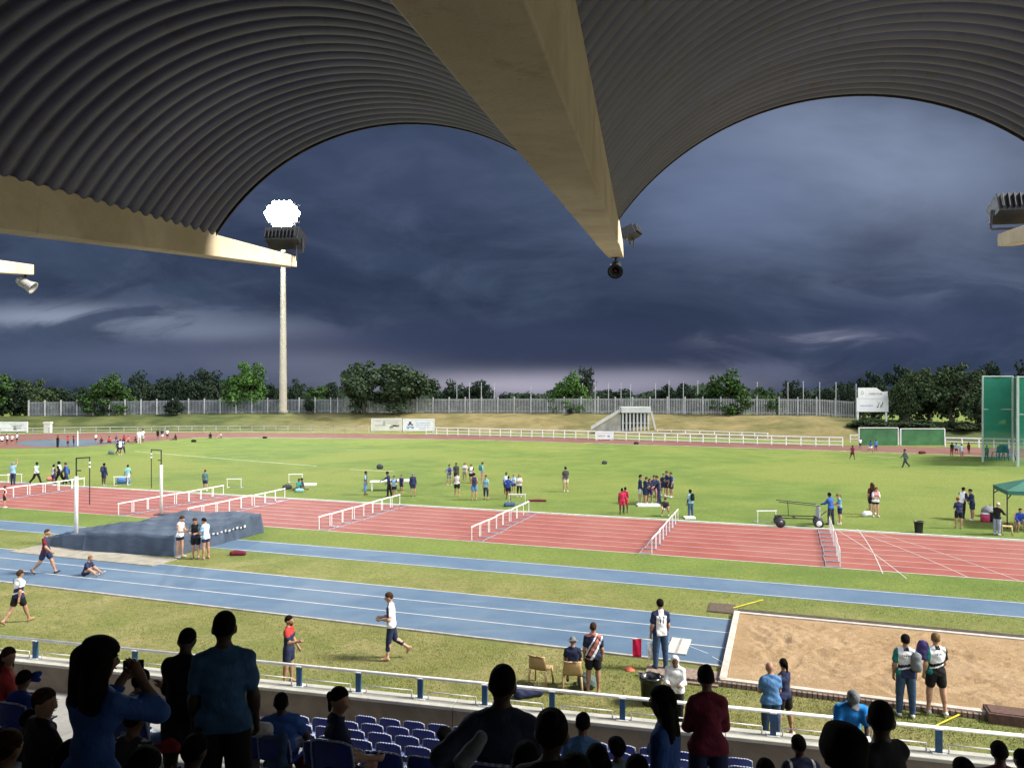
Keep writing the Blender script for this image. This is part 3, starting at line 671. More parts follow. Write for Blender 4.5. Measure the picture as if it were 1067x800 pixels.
TREES = [
 (-14, 60, 388, 'mid', 'round', -2, 'dark green tree cut by the left picture edge'),
 (14, 50, 391, 'dark', 'round', 3, 'dark tree at the left end of the dim fence, left of the brownish one'),
 (40, 46, 394, 'olive', 'round', 4, 'brownish green tree at the left end of the dim fence'),
 (62, 40, 401, 'dark', 'round', 16, 'low dark tree between the brownish tree and the mid green round tree'),
 (85, 40, 402, 'dark', 'round', 26, 'low dark tree touching the left side of the mid green round tree'),
 (114, 52, 389, 'mid', 'round', 2, 'mid green round tree behind the dim fence, left of the dark pines'),
 (150, 40, 387, 'dark', 'round', 22, 'dark tree just right of the mid green round tree'),
 (170, 36, 391, 'dark', 'round', 30, 'lower dark tree in the middle of the left dark clump'),
 (188, 36, 384, 'dark', 'pine', 26, 'dark pointed tree left of the bright green tree'),
 (208, 44, 383, 'dark', 'round', 20, 'tall dark round tree left of the bright green tree'),
 (228, 44, 387, 'dark', 'round', 28, 'dark tree behind the left side of the bright green tree'),
 (256, 58, 376, 'bright', 'round', 2, 'tall bright green tree left of the floodlight mast'),
 (278, 34, 398, 'dark', 'round', 20, 'low dark tree between the bright green tree and the mast'),
 (311, 32, 391, 'dark', 'pine', 24, 'dark pointed tree right of the floodlight mast'),
 (328, 40, 402, 'mid', 'spread', 4, 'low mid green tree right of the floodlight mast'),
 (345, 30, 391, 'dark', 'pine', 26, 'dark pointed tree touching the left of the big grey green tree'),
 (380, 58, 374, 'grey', 'round', -2, 'left tree of the big grey green pair behind the cream board'),
 (416, 72, 376, 'grey', 'round', -1, 'broad right tree of the big grey green pair above the adverts'),
 (468, 38, 396, 'dark', 'round', 24, 'dark round tree right of the big grey green pair'),
 (497, 40, 394, 'dark', 'round', 22, 'second dark round tree right of the big grey green pair, behind thin posts'),
 (528, 26, 409, 'dark', 'round', 40, 'tiny dark tree left of the mid-picture gap of pale sky'),
 (552, 26, 408, 'dark', 'round', 40, 'tiny dark tree left of the green-lit tree'),
 (572, 24, 409, 'dark', 'pine', 40, 'tiny dark tree touching the left of the green-lit tree'),
 (594, 46, 387, 'bright', 'round', 3, 'green-lit round tree left of the tunnel entrance'),
 (607, 32, 381, 'dark', 'round', 12, 'dark tree behind the green-lit tree left of the tunnel'),
 (640, 50, 405, 'dark', 'spread', 40, 'low dark tree behind the fence above the tunnel'),
 (692, 32, 399, 'dark', 'round', 30, 'dark tree with posts in front, right of the tunnel'),
 (716, 36, 397, 'dark', 'round', 26, 'dark tree touching the left of the wide mid green tree'),
 (759, 60, 385, 'mid', 'round', 3, 'wide mid green tree behind the fence right of the tunnel'),
 (799, 34, 403, 'mid', 'spread', 2, 'low mid green tree at the gap in the fence'),
 (829, 34, 395, 'dark', 'round', 22, 'dark round tree behind the short fence'),
 (858, 40, 402, 'dark', 'spread', 30, 'low dark tree between posts left of the scoreboard'),
 (886, 34, 396, 'dark', 'round', 12, 'dark tree behind the left edge of the scoreboard'),
 (908, 36, 385, 'dark', 'round', 22, 'dark tree top above the scoreboard'),
 (938, 40, 378, 'dark', 'round', 24, 'tall dark tree above and right of the scoreboard'),
 (946, 40, 386, 'olive', 'round', -3, 'olive tree overlapping the right edge of the scoreboard'),
 (968, 56, 381, 'olive', 'round', 2, 'olive tree above the right green board'),
 (992, 62, 376, 'olive', 'round', -3, 'tallest olive tree of the right mass'),
 (1030, 50, 376, 'dark', 'round', 20, 'dark tree top above the hammer cage'),
 (1020, 48, 392, 'olive', 'round', -5, 'low olive tree left of the hammer cage'),
 (1062, 50, 377, 'dark', 'round', 16, 'dark tree cut by the right picture edge'),
 (1066, 60, 398, 'olive', 'round', -3, 'olive tree behind the hammer cage at right edge'),
 (1095, 60, 385, 'olive', 'round', -3, 'olive tree just outside the right edge'),
]
for a in TREES: tree(*a)
for px, w, yt, dd, lab in ((110, 14, 414, -1.5, 'low dark shrub before the dim fence under the round tree'), (183, 22, 414, -1.5, 'dark shrub before the dim fence below the dark clump'), (322, 14, 412, -1., 'small dark shrub before the fence right of the mast'), (594, 8, 424, -1.5, 'tiny dark shrub on the straw bank left of the tunnel'),
                           (765, 16, 420, -.5, 'small shrub before the pale fence right of the tunnel'), (906, 44, 434, -8, 'scrubby growth below the scoreboard'), (955, 60, 437, -7, 'scrub along the bank above the green boards'), (1008, 50, 438, -7, 'dark scrub left of the hammer cage on the bank')):
    tree(px, w, yt, 'dark' if px < 900 else 'olive', 'round', dd, lab, 'shrub', 0.0, 'shrubs on the bank')

# far-off woods along the horizon that read as one mass
r_ = np.random.default_rng(5); vs = []; fs = []
for i in range(15000):
    px = r_.uniform(-150, 1220); d = r_.uniform(215, 300); hmax = 6.4 + 1.1 * math.sin(px * .045) + .8 * math.sin(px * .13 + 1) + (.8 if px > 650 or px < 440 else 0)
    p = Vector(((px - CX) / FPX * d, d, crest(px).z - 3.6 + r_.uniform(0, 1) ** .8 * hmax)); u = Vector(r_.normal(0, 1, 3)).normalized(); v = u.orthogonal().normalized(); s_ = r_.uniform(.5, 1.1)
    b = len(vs); vs += [p - u * s_, p + v * s_, p + u * s_, p - v * s_]; fs.append((b, b + 1, b + 2, b + 3))
m = MB(); m.add(vs, fs); o = m.build('distant_woods', LF['dark']); o['kind'] = 'stuff'
# ------------------------------------------------------------------ grandstand
def conc_mat(name, c1, c2, st, sc=.8, bump=.25):
    m, nt, b = new_mat(name); h = N(nt); o = h.obj()
    c = h.mix(h.ramp(h.noise(o, sc, 6, .65, .6), .3, .7), c1, c2)
    c = h.mix(h.math('MULTIPLY', h.ramp(h.noise(h.scale(o, (1, 1, .35)), sc * 1.7, 6, .7, .8), .55, .75), .75), c, st)
    c = h.mix(h.ramp(h.noise(o, 40., 3, .7), .55, .8, 0, .45), c, st)
    h.link(c, b.inputs['Base Color']); b.inputs['Roughness'].default_value = .85; b.inputs['Specular IOR Level'].default_value = .25
    h.bump(h.noise(o, 14., 6, .7), bump, .02, b); return m
BEAMC = conc_mat('painted beam concrete', (.60, .49, .33), (.78, .66, .48), (.34, .24, .135), .9)
WALLC = conc_mat('stained parapet concrete', (.14, .115, .09), (.20, .17, .13), (.07, .055, .045), 1.2)
LEDGE = conc_mat('weathered ledge concrete', (.32, .32, .29), (.42, .41, .37), (.22, .20, .17), 2.)
STEPC = conc_mat('dusty terrace concrete', (.22, .22, .21), (.30, .29, .28), (.12, .11, .10), 1.5)
gs = thing('grandstand', 'covered grandstand with corrugated vault roof on cream concrete beams above stepped seating', 'grandstand')
# terrace steps
STEP = .8
FLO = {17: .80, 16: 1.04, 15: 1.28, 14: 1.52, 13: 1.76, 12: 2.18, 11: 2.60, 10: 3.03, 9: 3.45, 8: 3.87, 7: 4.30}
def FZ(r): return FLO[min(r, 17)] if r >= 7 else 4.30 + .35 * (7 - r)
mb = MB(); prof = []
for i in range(-5, 19): z = FZ(i); prof += [(i * STEP, z), ((i + 1) * STEP, z)]
prof[-1] = (15.0, prof[-1][1]); P0, P1 = -32., 22.; n = len(prof)
mb.add([SP(P0, q, z) for q, z in prof] + [SP(P1, q, z) for q, z in prof], [(i, n + i, n + i + 1, i + 1) for i in range(n - 1)])
mb.build('terrace', STEPC, gs)
mb = MB()
for i in range(20):
    p = P0 + i * 2.7; mb.obox(SP(p + 1.345, 15.15, .7), US * 1.343, NS * .15, (0, 0, .685))
mb.build('front_wall', WALLC, gs)
mb = MB()
for i in range(20):
    p = P0 + i * 2.7; mb.obox(SP(p + 1.345, 15.16, 1.42), US * 1.346, NS * .22, (0, 0, .035))
lw = mb.build('wall_ledge', LEDGE, gs, bevel=.012)
mb = MB(); mb.obox(SP(-5, -4.2, 5.5), US * 27, NS * .15, (0, 0, 5.5)); mb.build('rear_wall', WALLC, gs)
# beams
BB_ = [-19.0, -12.85, -6.95, -.6, 5.88, 12.2]
def zb(a): return 10.35 + .096 * (a - 14.1)
def dep(a): return .18 + .047 * (14.1 - a)
A_END = 11.2
for bi, b in enumerate(BB_):
    mb = MB(); hw = .16
    st = [(-5.5, hw, 0), (3, hw, 0), (8, hw, 0), (A_END, hw, 0), (A_END + .05, hw + .012, 0), (14.1, hw * .86, -.0)]
    vs = []
    for a, w, dz in st:
        d = dep(a) + .08 if a <= A_END else dep(a) + .03
        w += .0062 * max(0, A_END - a)
        for s, z in ((-1, 0), (1, 0), (1, d), (-1, d)):
            zz = zb(a) + z + dz
            vs.append(RP(a, b + s * w, zz))
    fs = []
    for k in range(len(st) - 1):
        for i in range(4): fs.append((k * 4 + i, (k + 1) * 4 + i, (k + 1) * 4 + (i + 1) % 4, k * 4 + (i + 1) % 4))
    fs += [(0, 1, 2, 3), tuple((len(st) - 1) * 4 + i for i in (3, 2, 1, 0))]
    mb.add(vs, fs); o = mb.build('roof_beam', BEAMC, gs, bevel=.012)
    mb = MB(); e = (len(st) - 1) * 4; c = RP(14.1, b, zb(14.1) + dep(14.1) / 2)
    
# corrugated barrel vaults
def vault_mat():
    m, nt, b = new_mat('dark corrugated roofing'); h = N(nt); o = h.obj()
    c = h.mix(h.ramp(h.noise(o, .5, 5, .65), .3, .7), (.115, .125, .195), (.165, .172, .240))
    c = h.mix(h.ramp(h.noise(o, 3., 5, .7), .55, .8, 0, .5), c, (.075, .07, .078))
    pn = h.n('ShaderNodeVectorMath', operation='DOT_PRODUCT'); h.link(o, pn.inputs[0]); pn.inputs[1].default_value = AR
    wn = h.n('ShaderNodeTexWhiteNoise', noise_dimensions='1D'); h.link(h.math('FLOOR', h.math('DIVIDE', pn.outputs['Value'], .705)), wn.inputs['W'])
    c = h.mix(h.ramp(wn.outputs[0], 0, 1, 0, .4, False), c, (.06, .06, .078))
    st = h.ramp(h.noise(h.scale(o, (2.5, .6, 2.5)), 2.2, 6, .7, .6), .56, .7); c = h.mix(h.math('MULTIPLY', st, .6), c, (.115, .085, .06))
    h.link(c, b.inputs['Base Color']); b.inputs['Roughness'].default_value = .48; b.inputs['Metallic'].default_value = .25; b.inputs['Specular IOR Level'].default_value = .5
    return m
VLT = vault_mat()
RISEV = 1.63
PITCH = .235; PROF = [(f / 10, .052 * (1 - math.sin(math.pi * f / 10) ** .8)) for f in range(10)]
for b0_, b1_ in zip(BB_[:-1], BB_[1:]):
    x0, x1 = b0_ + .105, b1_ - .105; hs = (x1 - x0) / 2; rad = (hs * hs + RISEV ** 2) / (2 * RISEV); ph = math.asin(hs / rad); cx = (x0 + x1) / 2
    stations = []; a = A_END; k = 0
    while a > -5.5:
        for f, z in PROF: stations.append((a - f * PITCH, z))
        a -= PITCH
    nseg = 44; vs = []
    for a, dz in stations:
        zs = zb(a) + dep(a) + .02
        for i in range(nseg + 1):
            an = -ph + 2 * ph * i / nseg; rr = rad + dz - .047
            vs.append(RP(a, cx + rr * math.sin(an), zs + RISEV - rad + rr * math.cos(an)))
    n = nseg + 1
    mb = MB(); mb.add(vs, [(k * n + i, k * n + i + 1, (k + 1) * n + i + 1, (k + 1) * n + i) for k in range(len(stations) - 1) for i in range(nseg)])
    o = mb.build('roof_vault', VLT, gs, smooth=True)
    o.data.flip_normals()
    sm = o.modifiers.new('sheet', 'SOLIDIFY'); sm.thickness = .006; sm.offset = 0
    # flashing along the front rim
    mb = MB(); prev = None; vs = []
    for i in range(nseg + 1):
        an = -ph + 2 * ph * i / nseg; zs = zb(A_END) + dep(A_END) + .02
        for a, rr in ((A_END + .004, rad + .02), (A_END + .004, rad - .05), (A_END + .016, rad - .05), (A_END + .016, rad + .02)):
            vs.append(RP(a, cx + rr * math.sin(an), zs + RISEV - rad + rr * math.cos(an)))
    mb.add(vs, [(i * 4 + k, i * 4 + (k + 1) % 4, (i + 1) * 4 + (k + 1) % 4, (i + 1) * 4 + k) for i in range(nseg) for k in range(4)])
    mb.build('rim_flashing', M('rim flashing', (.10, .095, .09), .5, .15, 1., metal=.3), gs)

# guard rail on the ledge
gr = thing('guard_rail', 'white pipe guard rail on blue posts along the front wall ledge', 'railing', SP(-5.78, 15.2, 1.455)); g0 = gr.location.copy()
BPOST = M('blue rail post', (.018, .075, .17), .5, .2, 6., dirt=(.03, .05, .08))
RAILW = M('white rail pipe', (.74, .74, .71), .45, .12, 6., dirt=(.42, .41, .37))
ps = [-5.78 + 1.41 * k for k in range(-9, 12)]
mb = MB(); mb.tube(SP(ps[0], 15.2, 1.90) - g0, SP(ps[-1], 15.2, 1.90) - g0, .035, .035, 10); mb.build('top_rail', RAILW, gr, True)
for k, p in enumerate(ps):
    mb = MB(); mb.obox(SP(p, 15.2, 1.665) - g0, US * .055, NS * .04, (0, 0, .21)); po = mb.build('post', BPOST, gr, bevel=.008)
    mb = MB(); mb.obox(SP(p, 15.2, 1.462) - g0, US * .12, NS * .09, (0, 0, .006)); mb.obox(SP(p, 15.2, 1.885) - g0, US * .065, NS * .05, (0, 0, .012)); mb.build('post_plate', RAILW, po)
    if k < len(ps) - 1:
        a, b = SP(p + .17, 15.22, 1.60) - g0, SP(p + 1.41 - .2, 15.22, 1.60) - g0
        mb = MB(); mb.path([a - Vector((0, 0, .14)), a, b, b - Vector((0, 0, .14))], .013, 8); mb.build('low_bar', RAILW, gr, True)

# stadium seats
SEATB = M('blue plastic seat', (.024, .042, .24), .38, .12, 4.); EDGE = M('pale seat edge', (.32, .35, .44), .5, .15, 6.)
def mk_seat(label):
    t = thing('stadium_seat', label, 'seat', (0, 0, 0), 0, 'blue stadium seats')           # faces local +y, floor at z = 0
    w = .215
    prof = [(.40, .43), (.30, .435), (.15, .42), (.02, .425), (-.02, .46), (-.05, .55), (-.075, .66), (-.09, .76), (-.10, .80)]
    mb = MB(); vs = []; m_ = 8
    for (y, z) in prof:
        for i in range(m_ + 1):
            u = -1 + 2 * i / m_; cu = u * u
            ww = w * (1 - .10 * max(0, (z - .70) / .1) ** 2); vs.append((u * ww, y + (.03 * cu if z > .5 else 0), z + (.02 * cu if z < .5 else 0) - (.035 * cu * cu if z > .78 else 0)))
    n = m_ + 1; mb.add(vs, [(k * n + i, k * n + i + 1, (k + 1) * n + i + 1, (k + 1) * n + i) for k in range(len(prof) - 1) for i in range(m_)])
    sh = mb.build('seat_shell', SEATB, t, True); sm = sh.modifiers.new('thick', 'SOLIDIFY'); sm.thickness = .018
    top = [Vector(vs[(len(prof) - 1) * n + i]) for i in range(n)]; side0 = [Vector(vs[k * n]) for k in range(4, len(prof))]; side1 = [Vector(vs[k * n + m_]) for k in range(4, len(prof))]
    mb = MB(); mb.path(side0 + top + side1[::-1], .011, 6); mb.build('seat_edge', EDGE, t, True)
    mb = MB(); mb.box(-.03, .03, -.02, .22, .1, .42); mb.box(-.2, .2, -.03, .0, .0, .1); mb.build('bracket', STEELK, t)
    return t
RZ_S = math.atan2(US.y, US.x)
SEAT_PROTO = None
def put_seat(p, row, label):
    global SEAT_PROTO, SEAT_KIDS
    loc = SP(p, row * STEP + .30, FZ(row))
    if SEAT_PROTO is None:
        SEAT_PROTO = mk_seat(label); SEAT_KIDS = kids_of(SEAT_PROTO); SEAT_PROTO.location = loc; SEAT_PROTO.rotation_euler = (0, 0, RZ_S); return SEAT_PROTO
    return copy_tree(SEAT_PROTO, SEAT_KIDS, loc, RZ_S, label)
def px_of(v): return CX + v.x / v.y * FPX, HY + (HC - v.z) / v.y * FPX
SEATED = []          # (p, q) of spectators, filled later

# floodlight units on the beam tips and horn speakers under them
GLASS = M('dark lamp glass', (.04, .05, .07), .15, .1, 4., spec=.6); ALU = M('dull aluminium', (.06, .06, .063), .45, .2, 8., metal=.5); BLK = M('black housing', (.014, .015, .018), .5, .2, 6.)
def flood(b, label, off=0., sc=1.):
    a = 13.9; p = RP(a, b + off, zb(a) + dep(a) + .03); t = thing('floodlight_unit', label, 'floodlight', p, math.atan2(AR.y, AR.x) - math.pi / 2, 'floodlight units on the beam tips', (sc, sc, sc))
    mb = MB(); mb.obox((0, 0, .33), (.34, 0, 0), (0, .17, -.07), (0, .05, .13))
    for i in range(9): mb.obox((-.3 + i * .075, -.19, .40), (.008, 0, 0), (0, .06, -.02), (0, .03, .10))
    mb.build('housing', BLK, t, bevel=.01)
    mb = MB(); mb.obox((0, .205, .25), (.30, 0, 0), (0, .004, -.002), (0, .05, .11)); mb.build('lens', GLASS, t)
    mb = MB(); mb.path([(-.36, -.02, .32), (-.36, 0, .05), (.36, 0, .05), (.36, -.02, .32)], .016); mb.tube((.0, 0, .0), (0, 0, .06), .04); mb.tube((.24, -.03, .2), (.24, -.03, -.12), .014); mb.build('bracket', ALU, t); return t
flood(BB_[2], 'dark floodlight unit seen against sky above the left beam tip', .0)
flood(BB_[3], 'dark floodlight unit peeking out behind the big central beam tip', .27, .62).rotation_euler[2] += 1.35
flood(BB_[4], 'finned black floodlight unit above the beam tip at right edge', .1, 1.15)
def horn(b, label, mat, turn):
    a = 14.02; p = RP(a, b, zb(a)); t = thing('horn_speaker', label, 'speaker', p, math.atan2(AR.y, AR.x) - math.pi / 2 + turn, 'horn speakers under the beam tips')
    mb = MB(); mb.tube((0, 0, 0), (0, 0, -.10), .022); mb.obox((0, 0, -.008), (.07, 0, 0), (0, .05, 0), (0, 0, .006)); mb.build('bracket', ALU, t)
    mb = MB(); mb.lathe([(.055, -.18), (.10, -.10), (.10, .05), (.135, .16), (.14, .18), (.11, .165), (.05, .10)], (0, 0, -.19), (0, -.86, -.5), 18); mb.build('horn', mat, t, True)
    mb = MB(); mb.lathe([(.0, .10), (.04, .12), (.0, .15)], (0, 0, -.19), (0, -.86, -.5), 10); mb.build('driver', M('dull red cone', (.12, .03, .025), .5), t, True)
horn(BB_[3], 'black horn speaker with red cone under the central beam tip', BLK, 0)
horn(BB_[1], 'silver horn speaker under the short beam tip at left edge', M('silver horn', (.45, .45, .44), .4, .1, 5., metal=.3), 1.9)
horn(BB_[2], 'horn speaker on the far side of the left beam tip', BLK, 0) if False else None
# ------------------------------------------------------------------ people: one smooth continuous surface grown round a posed skeleton
def V(*a): return np.array(a, float)
def smin(a, b, k):
    h = np.clip(.5 + .5 * (b - a) / k, 0, 1); return b * (1 - h) + a * h - k * h * (1 - h)
def surf(prims, vox, k, off=0., clip=None, wr=0., seed=0):
    lo = np.min([np.minimum(p[0] - p[2], p[1] - p[3]) for p in prims], axis=0) - off - 3 * vox - k * .5
    hi = np.max([np.maximum(p[0] + p[2], p[1] + p[3]) for p in prims], axis=0) + off + 3 * vox + k * .5
    n = np.ceil((hi - lo) / vox).astype(int) + 1
    ax = [lo[i] + vox * np.arange(n[i]) for i in range(3)]
    D = np.full(n, 1.0)
    for a, b, ra, rb, f, sq in prims:
        m = max(ra, rb) + off + k + 3 * vox
        i0 = [max(0, int((min(a[i], b[i]) - m - lo[i]) / vox)) for i in range(3)]; i1 = [min(n[i], int((max(a[i], b[i]) + m - lo[i]) / vox) + 2) for i in range(3)]
        sl = tuple(slice(i0[i], i1[i]) for i in range(3))
        X, Y, Z = np.meshgrid(*[ax[i][sl[i]] for i in range(3)], indexing='ij'); Pp = np.stack([X, Y, Z], -1)
        ab = b - a; L = ab @ ab
        t = np.clip(((Pp - a) @ ab) / L, 0, 1) if L > 1e-12 else np.zeros(X.shape)
        v = Pp - (a + t[..., None] * ab)
        if f is not None: v = v + f * ((v @ f) * (1 / sq - 1))[..., None]
        d = np.sqrt((v * v).sum(-1)) - (ra + t * (rb - ra)) - off
        D[sl] = smin(D[sl], d, k)
    if clip or wr:
        X, Y, Z = np.meshgrid(*ax, indexing='ij'); Pp = np.stack([X, Y, Z], -1)
        if wr: D = D + wr * (np.sin(23 * Z + 9 * X + seed) * np.sin(17 * X - 8 * Z + 2 * seed) + .6 * np.sin(41 * Z + 19 * Y + 25 * X))
        for (c, nrm) in (clip or []): D = np.maximum(D, (Pp - c) @ nrm)
    ins = D < 0
    c = [ins[i:n[0] - 1 + i, j:n[1] - 1 + j, l:n[2] - 1 + l] for i in (0, 1) for j in (0, 1) for l in (0, 1)]
    s = sum(x.astype(int) for x in c); act = (s > 0) & (s < 8); idx = np.argwhere(act)
    if len(idx) == 0: return np.zeros((0, 3)), np.zeros((0, 4), int)
    num = -np.ones(act.shape, int); num[act] = np.arange(len(idx))
    acc = np.zeros((len(idx), 3)); cnt = np.zeros(len(idx)); cr = [V(i, j, l).astype(int) for i in (0, 1) for j in (0, 1) for l in (0, 1)]
    for p in range(8):
        for q in range(p + 1, 8):
            if np.abs(cr[p] - cr[q]).sum() != 1: continue
            A = idx + cr[p]; B = idx + cr[q]; da = D[A[:, 0], A[:, 1], A[:, 2]]; db = D[B[:, 0], B[:, 1], B[:, 2]]
            m = (da < 0) != (db < 0); t = np.where(m, da / np.where(m, da - db, 1), 0)
            acc += np.where(m[:, None], A + (B - A) * t[:, None], 0); cnt += m
    vs = lo + vox * acc / cnt[:, None]
    qs = []
    for a in range(3):
        b, cc = (a + 1) % 3, (a + 2) % 3
        s0 = [slice(1, -1)] * 3; s0[a] = slice(0, -1); s1 = list(s0); s1[a] = slice(1, None)
        g = [slice(1, n[i] - 1) for i in range(3)]; g[a] = slice(0, n[a] - 1); g1 = list(g); g1[a] = slice(1, n[a])
        I0 = ins[tuple(g)]; I1 = ins[tuple(g1)]; e = np.argwhere(I0 != I1)
        if len(e) == 0: continue
        base = e.copy(); base[:, b] += 1; base[:, cc] += 1
        def cell(db, dc): x = base.copy(); x[:, b] += db; x[:, cc] += dc; return num[x[:, 0], x[:, 1], x[:, 2]]
        q = np.stack([cell(-1, -1), cell(0, -1), cell(0, 0), cell(-1, 0)], 1)
        flip = ~I0[e[:, 0], e[:, 1], e[:, 2]]; q[flip] = q[flip][:, ::-1]; qs.append(q)
    qs = np.concatenate(qs); qs = qs[(qs >= 0).all(1)]
    return vs, qs
def np_mesh(name, vs, qs, mats, mi=None):
    me = bpy.data.meshes.new(name); me.from_pydata(vs.tolist(), [], qs.tolist() if not isinstance(qs, list) else qs)
    for m in mats: me.materials.append(m)
    if mi is not None: me.polygons.foreach_set('material_index', np.asarray(mi, int))
    me.polygons.foreach_set('use_smooth', [True] * len(me.polygons)); me.update(); return me
def rotv(v, ax, ang):
    return np.array(Matrix.Rotation(ang, 3, Vector(ax)) @ Vector(v))
def cloth(name, c, rough=.85):
    m, nt, b = new_mat(name); h = N(nt); o = h.obj()
    f = h.noise(o, 9., 5, .65); col = h.mix(h.ramp(f, .3, .7), tuple(x * .78 for x in c), tuple(min(1, x * 1.15) for x in c))
    h.link(col, b.inputs['Base Color']); b.inputs['Roughness'].default_value = rough; b.inputs['Specular IOR Level'].default_value = .2
    h.bump(h.noise(h.scale(o, (1, 1, .6)), 16., 5, .6, 1.), .5, .03, b); return m
PAL = dict(white=(.66, .66, .67), offwhite=(.42, .41, .39), navy=(.018, .024, .060), black=(.010, .010, .012), darkgrey=(.035, .037, .042), grey=(.16, .17, .18), red=(.34, .035, .03), crimson=(.36, .02, .05), maroon=(.105, .012, .024),
           blue=(.03, .085, .28), royal=(.02, .05, .24), steel=(.075, .18, .36), bright=(.02, .22, .62), teal=(.015, .17, .16), lightteal=(.16, .33, .34), lightblue=(.20, .36, .50), denim=(.035, .065, .125), palejean=(.22, .26, .32), pink=(.46, .20, .22), coral=(.42, .14, .11),
           purple=(.05, .035, .12), khaki=(.28, .23, .14), greygreen=(.09, .13, .12), cream=(.44, .38, .27), orange=(.45, .12, .03), shirtblue=(.045, .12, .24), dusk=(.028, .036, .062), lime=(.25, .45, .05))
SKIN = dict(light=(.40, .23, .155), tan=(.30, .165, .105), brown=(.13, .066, .040), dark=(.045, .024, .016))
HAIRC = dict(black=(.007, .006, .006), brown=(.045, .024, .014), light=(.16, .10, .05), ginger=(.14, .05, .02), grey=(.16, .15, .14))
_cm = {}
def CM(c):
    if c not in _cm: _cm[c] = cloth(c + ' cloth', PAL[c])
    return _cm[c]
def SK(c):
    k = 'skin ' + c
    if k not in _cm: _cm[k] = M(k, SKIN[c], .55, .12, 14., spec=.35)
    return _cm[k]
def HR(c):
    k = 'hair ' + c
    if k not in _cm: _cm[k] = M(k, HAIRC[c], .9, .5, 30., bump=.8, spec=.08)
    return _cm[k]
EYE = M('eye and brow', (.012, .010, .009), .4); LIP = M('lips', (.20, .075, .06), .5)
# pose: lean, legs (thigh, knee, spread) L/R, arms (flex, out, elbow, forearm out) L/R, head (yaw, pitch)
POSE = dict(
 stand=dict(l=2, L=(1, 2, 4), R=(-1, 3, 4), A=(3, 9, 14, 2), B=(5, 9, 16, 2), h=(0, 4)),
 stand2=dict(l=0, L=(5, 4, 5), R=(-3, 6, 7), A=(-4, 12, 22, 0), B=(8, 8, 35, -14), h=(18, 8)),
 hips=dict(l=2, L=(2, 3, 6), R=(-2, 3, 6), A=(-14, 38, 80, -40), B=(-14, 38, 80, -40), h=(-12, 4)),
 folded=dict(l=3, L=(2, 3, 4), R=(-2, 3, 4), A=(18, 10, 92, -52), B=(20, 10, 88, -50), h=(8, 12)),
 hold=dict(l=4, L=(2, 2, 4), R=(-1, 2, 4), A=(16, 9, 82, -18), B=(18, 9, 78, -18), h=(0, 22)),
 reach=dict(l=10, L=(8, 6, 4), R=(-6, 6, 5), A=(62, 10, 18, -5), B=(15, 10, 30, 0), h=(0, 8)),
 gest=dict(l=0, L=(3, 3, 4), R=(-3, 3, 4), A=(8, 8, 25, 0), B=(22, 12, 82, 8), h=(5, 2)),
 up=dict(l=-2, L=(2, 2, 4), R=(-2, 2, 4), A=(5, 8, 12, 0), B=(150, 14, 25, 0), h=(0, -8)),
 walk=dict(l=4, L=(24, 6, 3), R=(-20, 22, 3), A=(-24, 8, 18, 0), B=(24, 8, 28, -4), h=(0, 4)),
 walk2=dict(l=4, L=(-19, 24, 3), R=(23, 6, 3), A=(24, 8, 28, -4), B=(-22, 8, 16, 0), h=(0, 6)),
 step=dict(l=3, L=(8, 3, 3), R=(-12, 44, 3), A=(8, 8, 80, -22), B=(10, 8, 75, -20), h=(0, 10)),
 lean=dict(l=38, L=(6, 8, 6), R=(-4, 8, 6), A=(48, 12, 20, 0), B=(52, 12, 15, 0), h=(0, 0)),
 arms=dict(l=6, L=(4, 4, 5), R=(-2, 4, 5), A=(40, 14, 40, -10), B=(45, 14, 35, -10), h=(0, 12)),
 sit=dict(l=10, L=(84, 84, 6), R=(82, 80, 8), A=(26, 9, 52, -12), B=(28, 9, 48, -12), h=(0, 8)),
 sitdown=dict(l=22, L=(84, 84, 8), R=(82, 82, 8), A=(42, 9, 60, -16), B=(42, 9, 62, -16), h=(0, 30)),
 sitlook=dict(l=6, L=(84, 84, 6), R=(82, 80, 8), A=(18, 12, 40, -8), B=(28, 9, 52, -12), h=(55, 2)),
 sitback=dict(l=-14, L=(80, 70, 8), R=(78, 76, 10), A=(10, 62, 20, 40), B=(8, 24, 30, 0), h=(0, -4)),
 sitarms=dict(l=10, L=(84, 84, 6), R=(82, 80, 8), A=(78, 28, 110, -40), B=(78, 28, 110, -40), h=(0, 4)),
 phone=dict(l=4, L=(2, 3, 4), R=(-2, 3, 5), A=(46, 16, 112, -22), B=(70, 24, 118, -34), h=(14, 2)),
 look=dict(l=6, L=(2, 3, 4), R=(-2, 3, 5), A=(20, 10, 78, -26), B=(22, 12, 74, -26), h=(-16, 30)),
 elbow=dict(l=4, L=(84, 84, 6), R=(82, 80, 8), A=(-18, 48, 70, -20), B=(12, 16, 60, -10), h=(10, 6)),
 ground=dict(l=20, L=(125, 72, 8), R=(122, 68, 14), A=(50, 10, 30, -14), B=(54, 10, 34, -14), h=(0, 6)),
 floor=dict(l=8, L=(98, 22, 20), R=(104, 40, 22), A=(28, 14, 40, -10), B=(28, 14, 40, -10), h=(0, 8)),
 crouch=dict(l=32, L=(96, 128, 12), R=(92, 126, 12), A=(60, 10, 30, -8), B=(55, 12, 20, 0), h=(0, 0)),
)
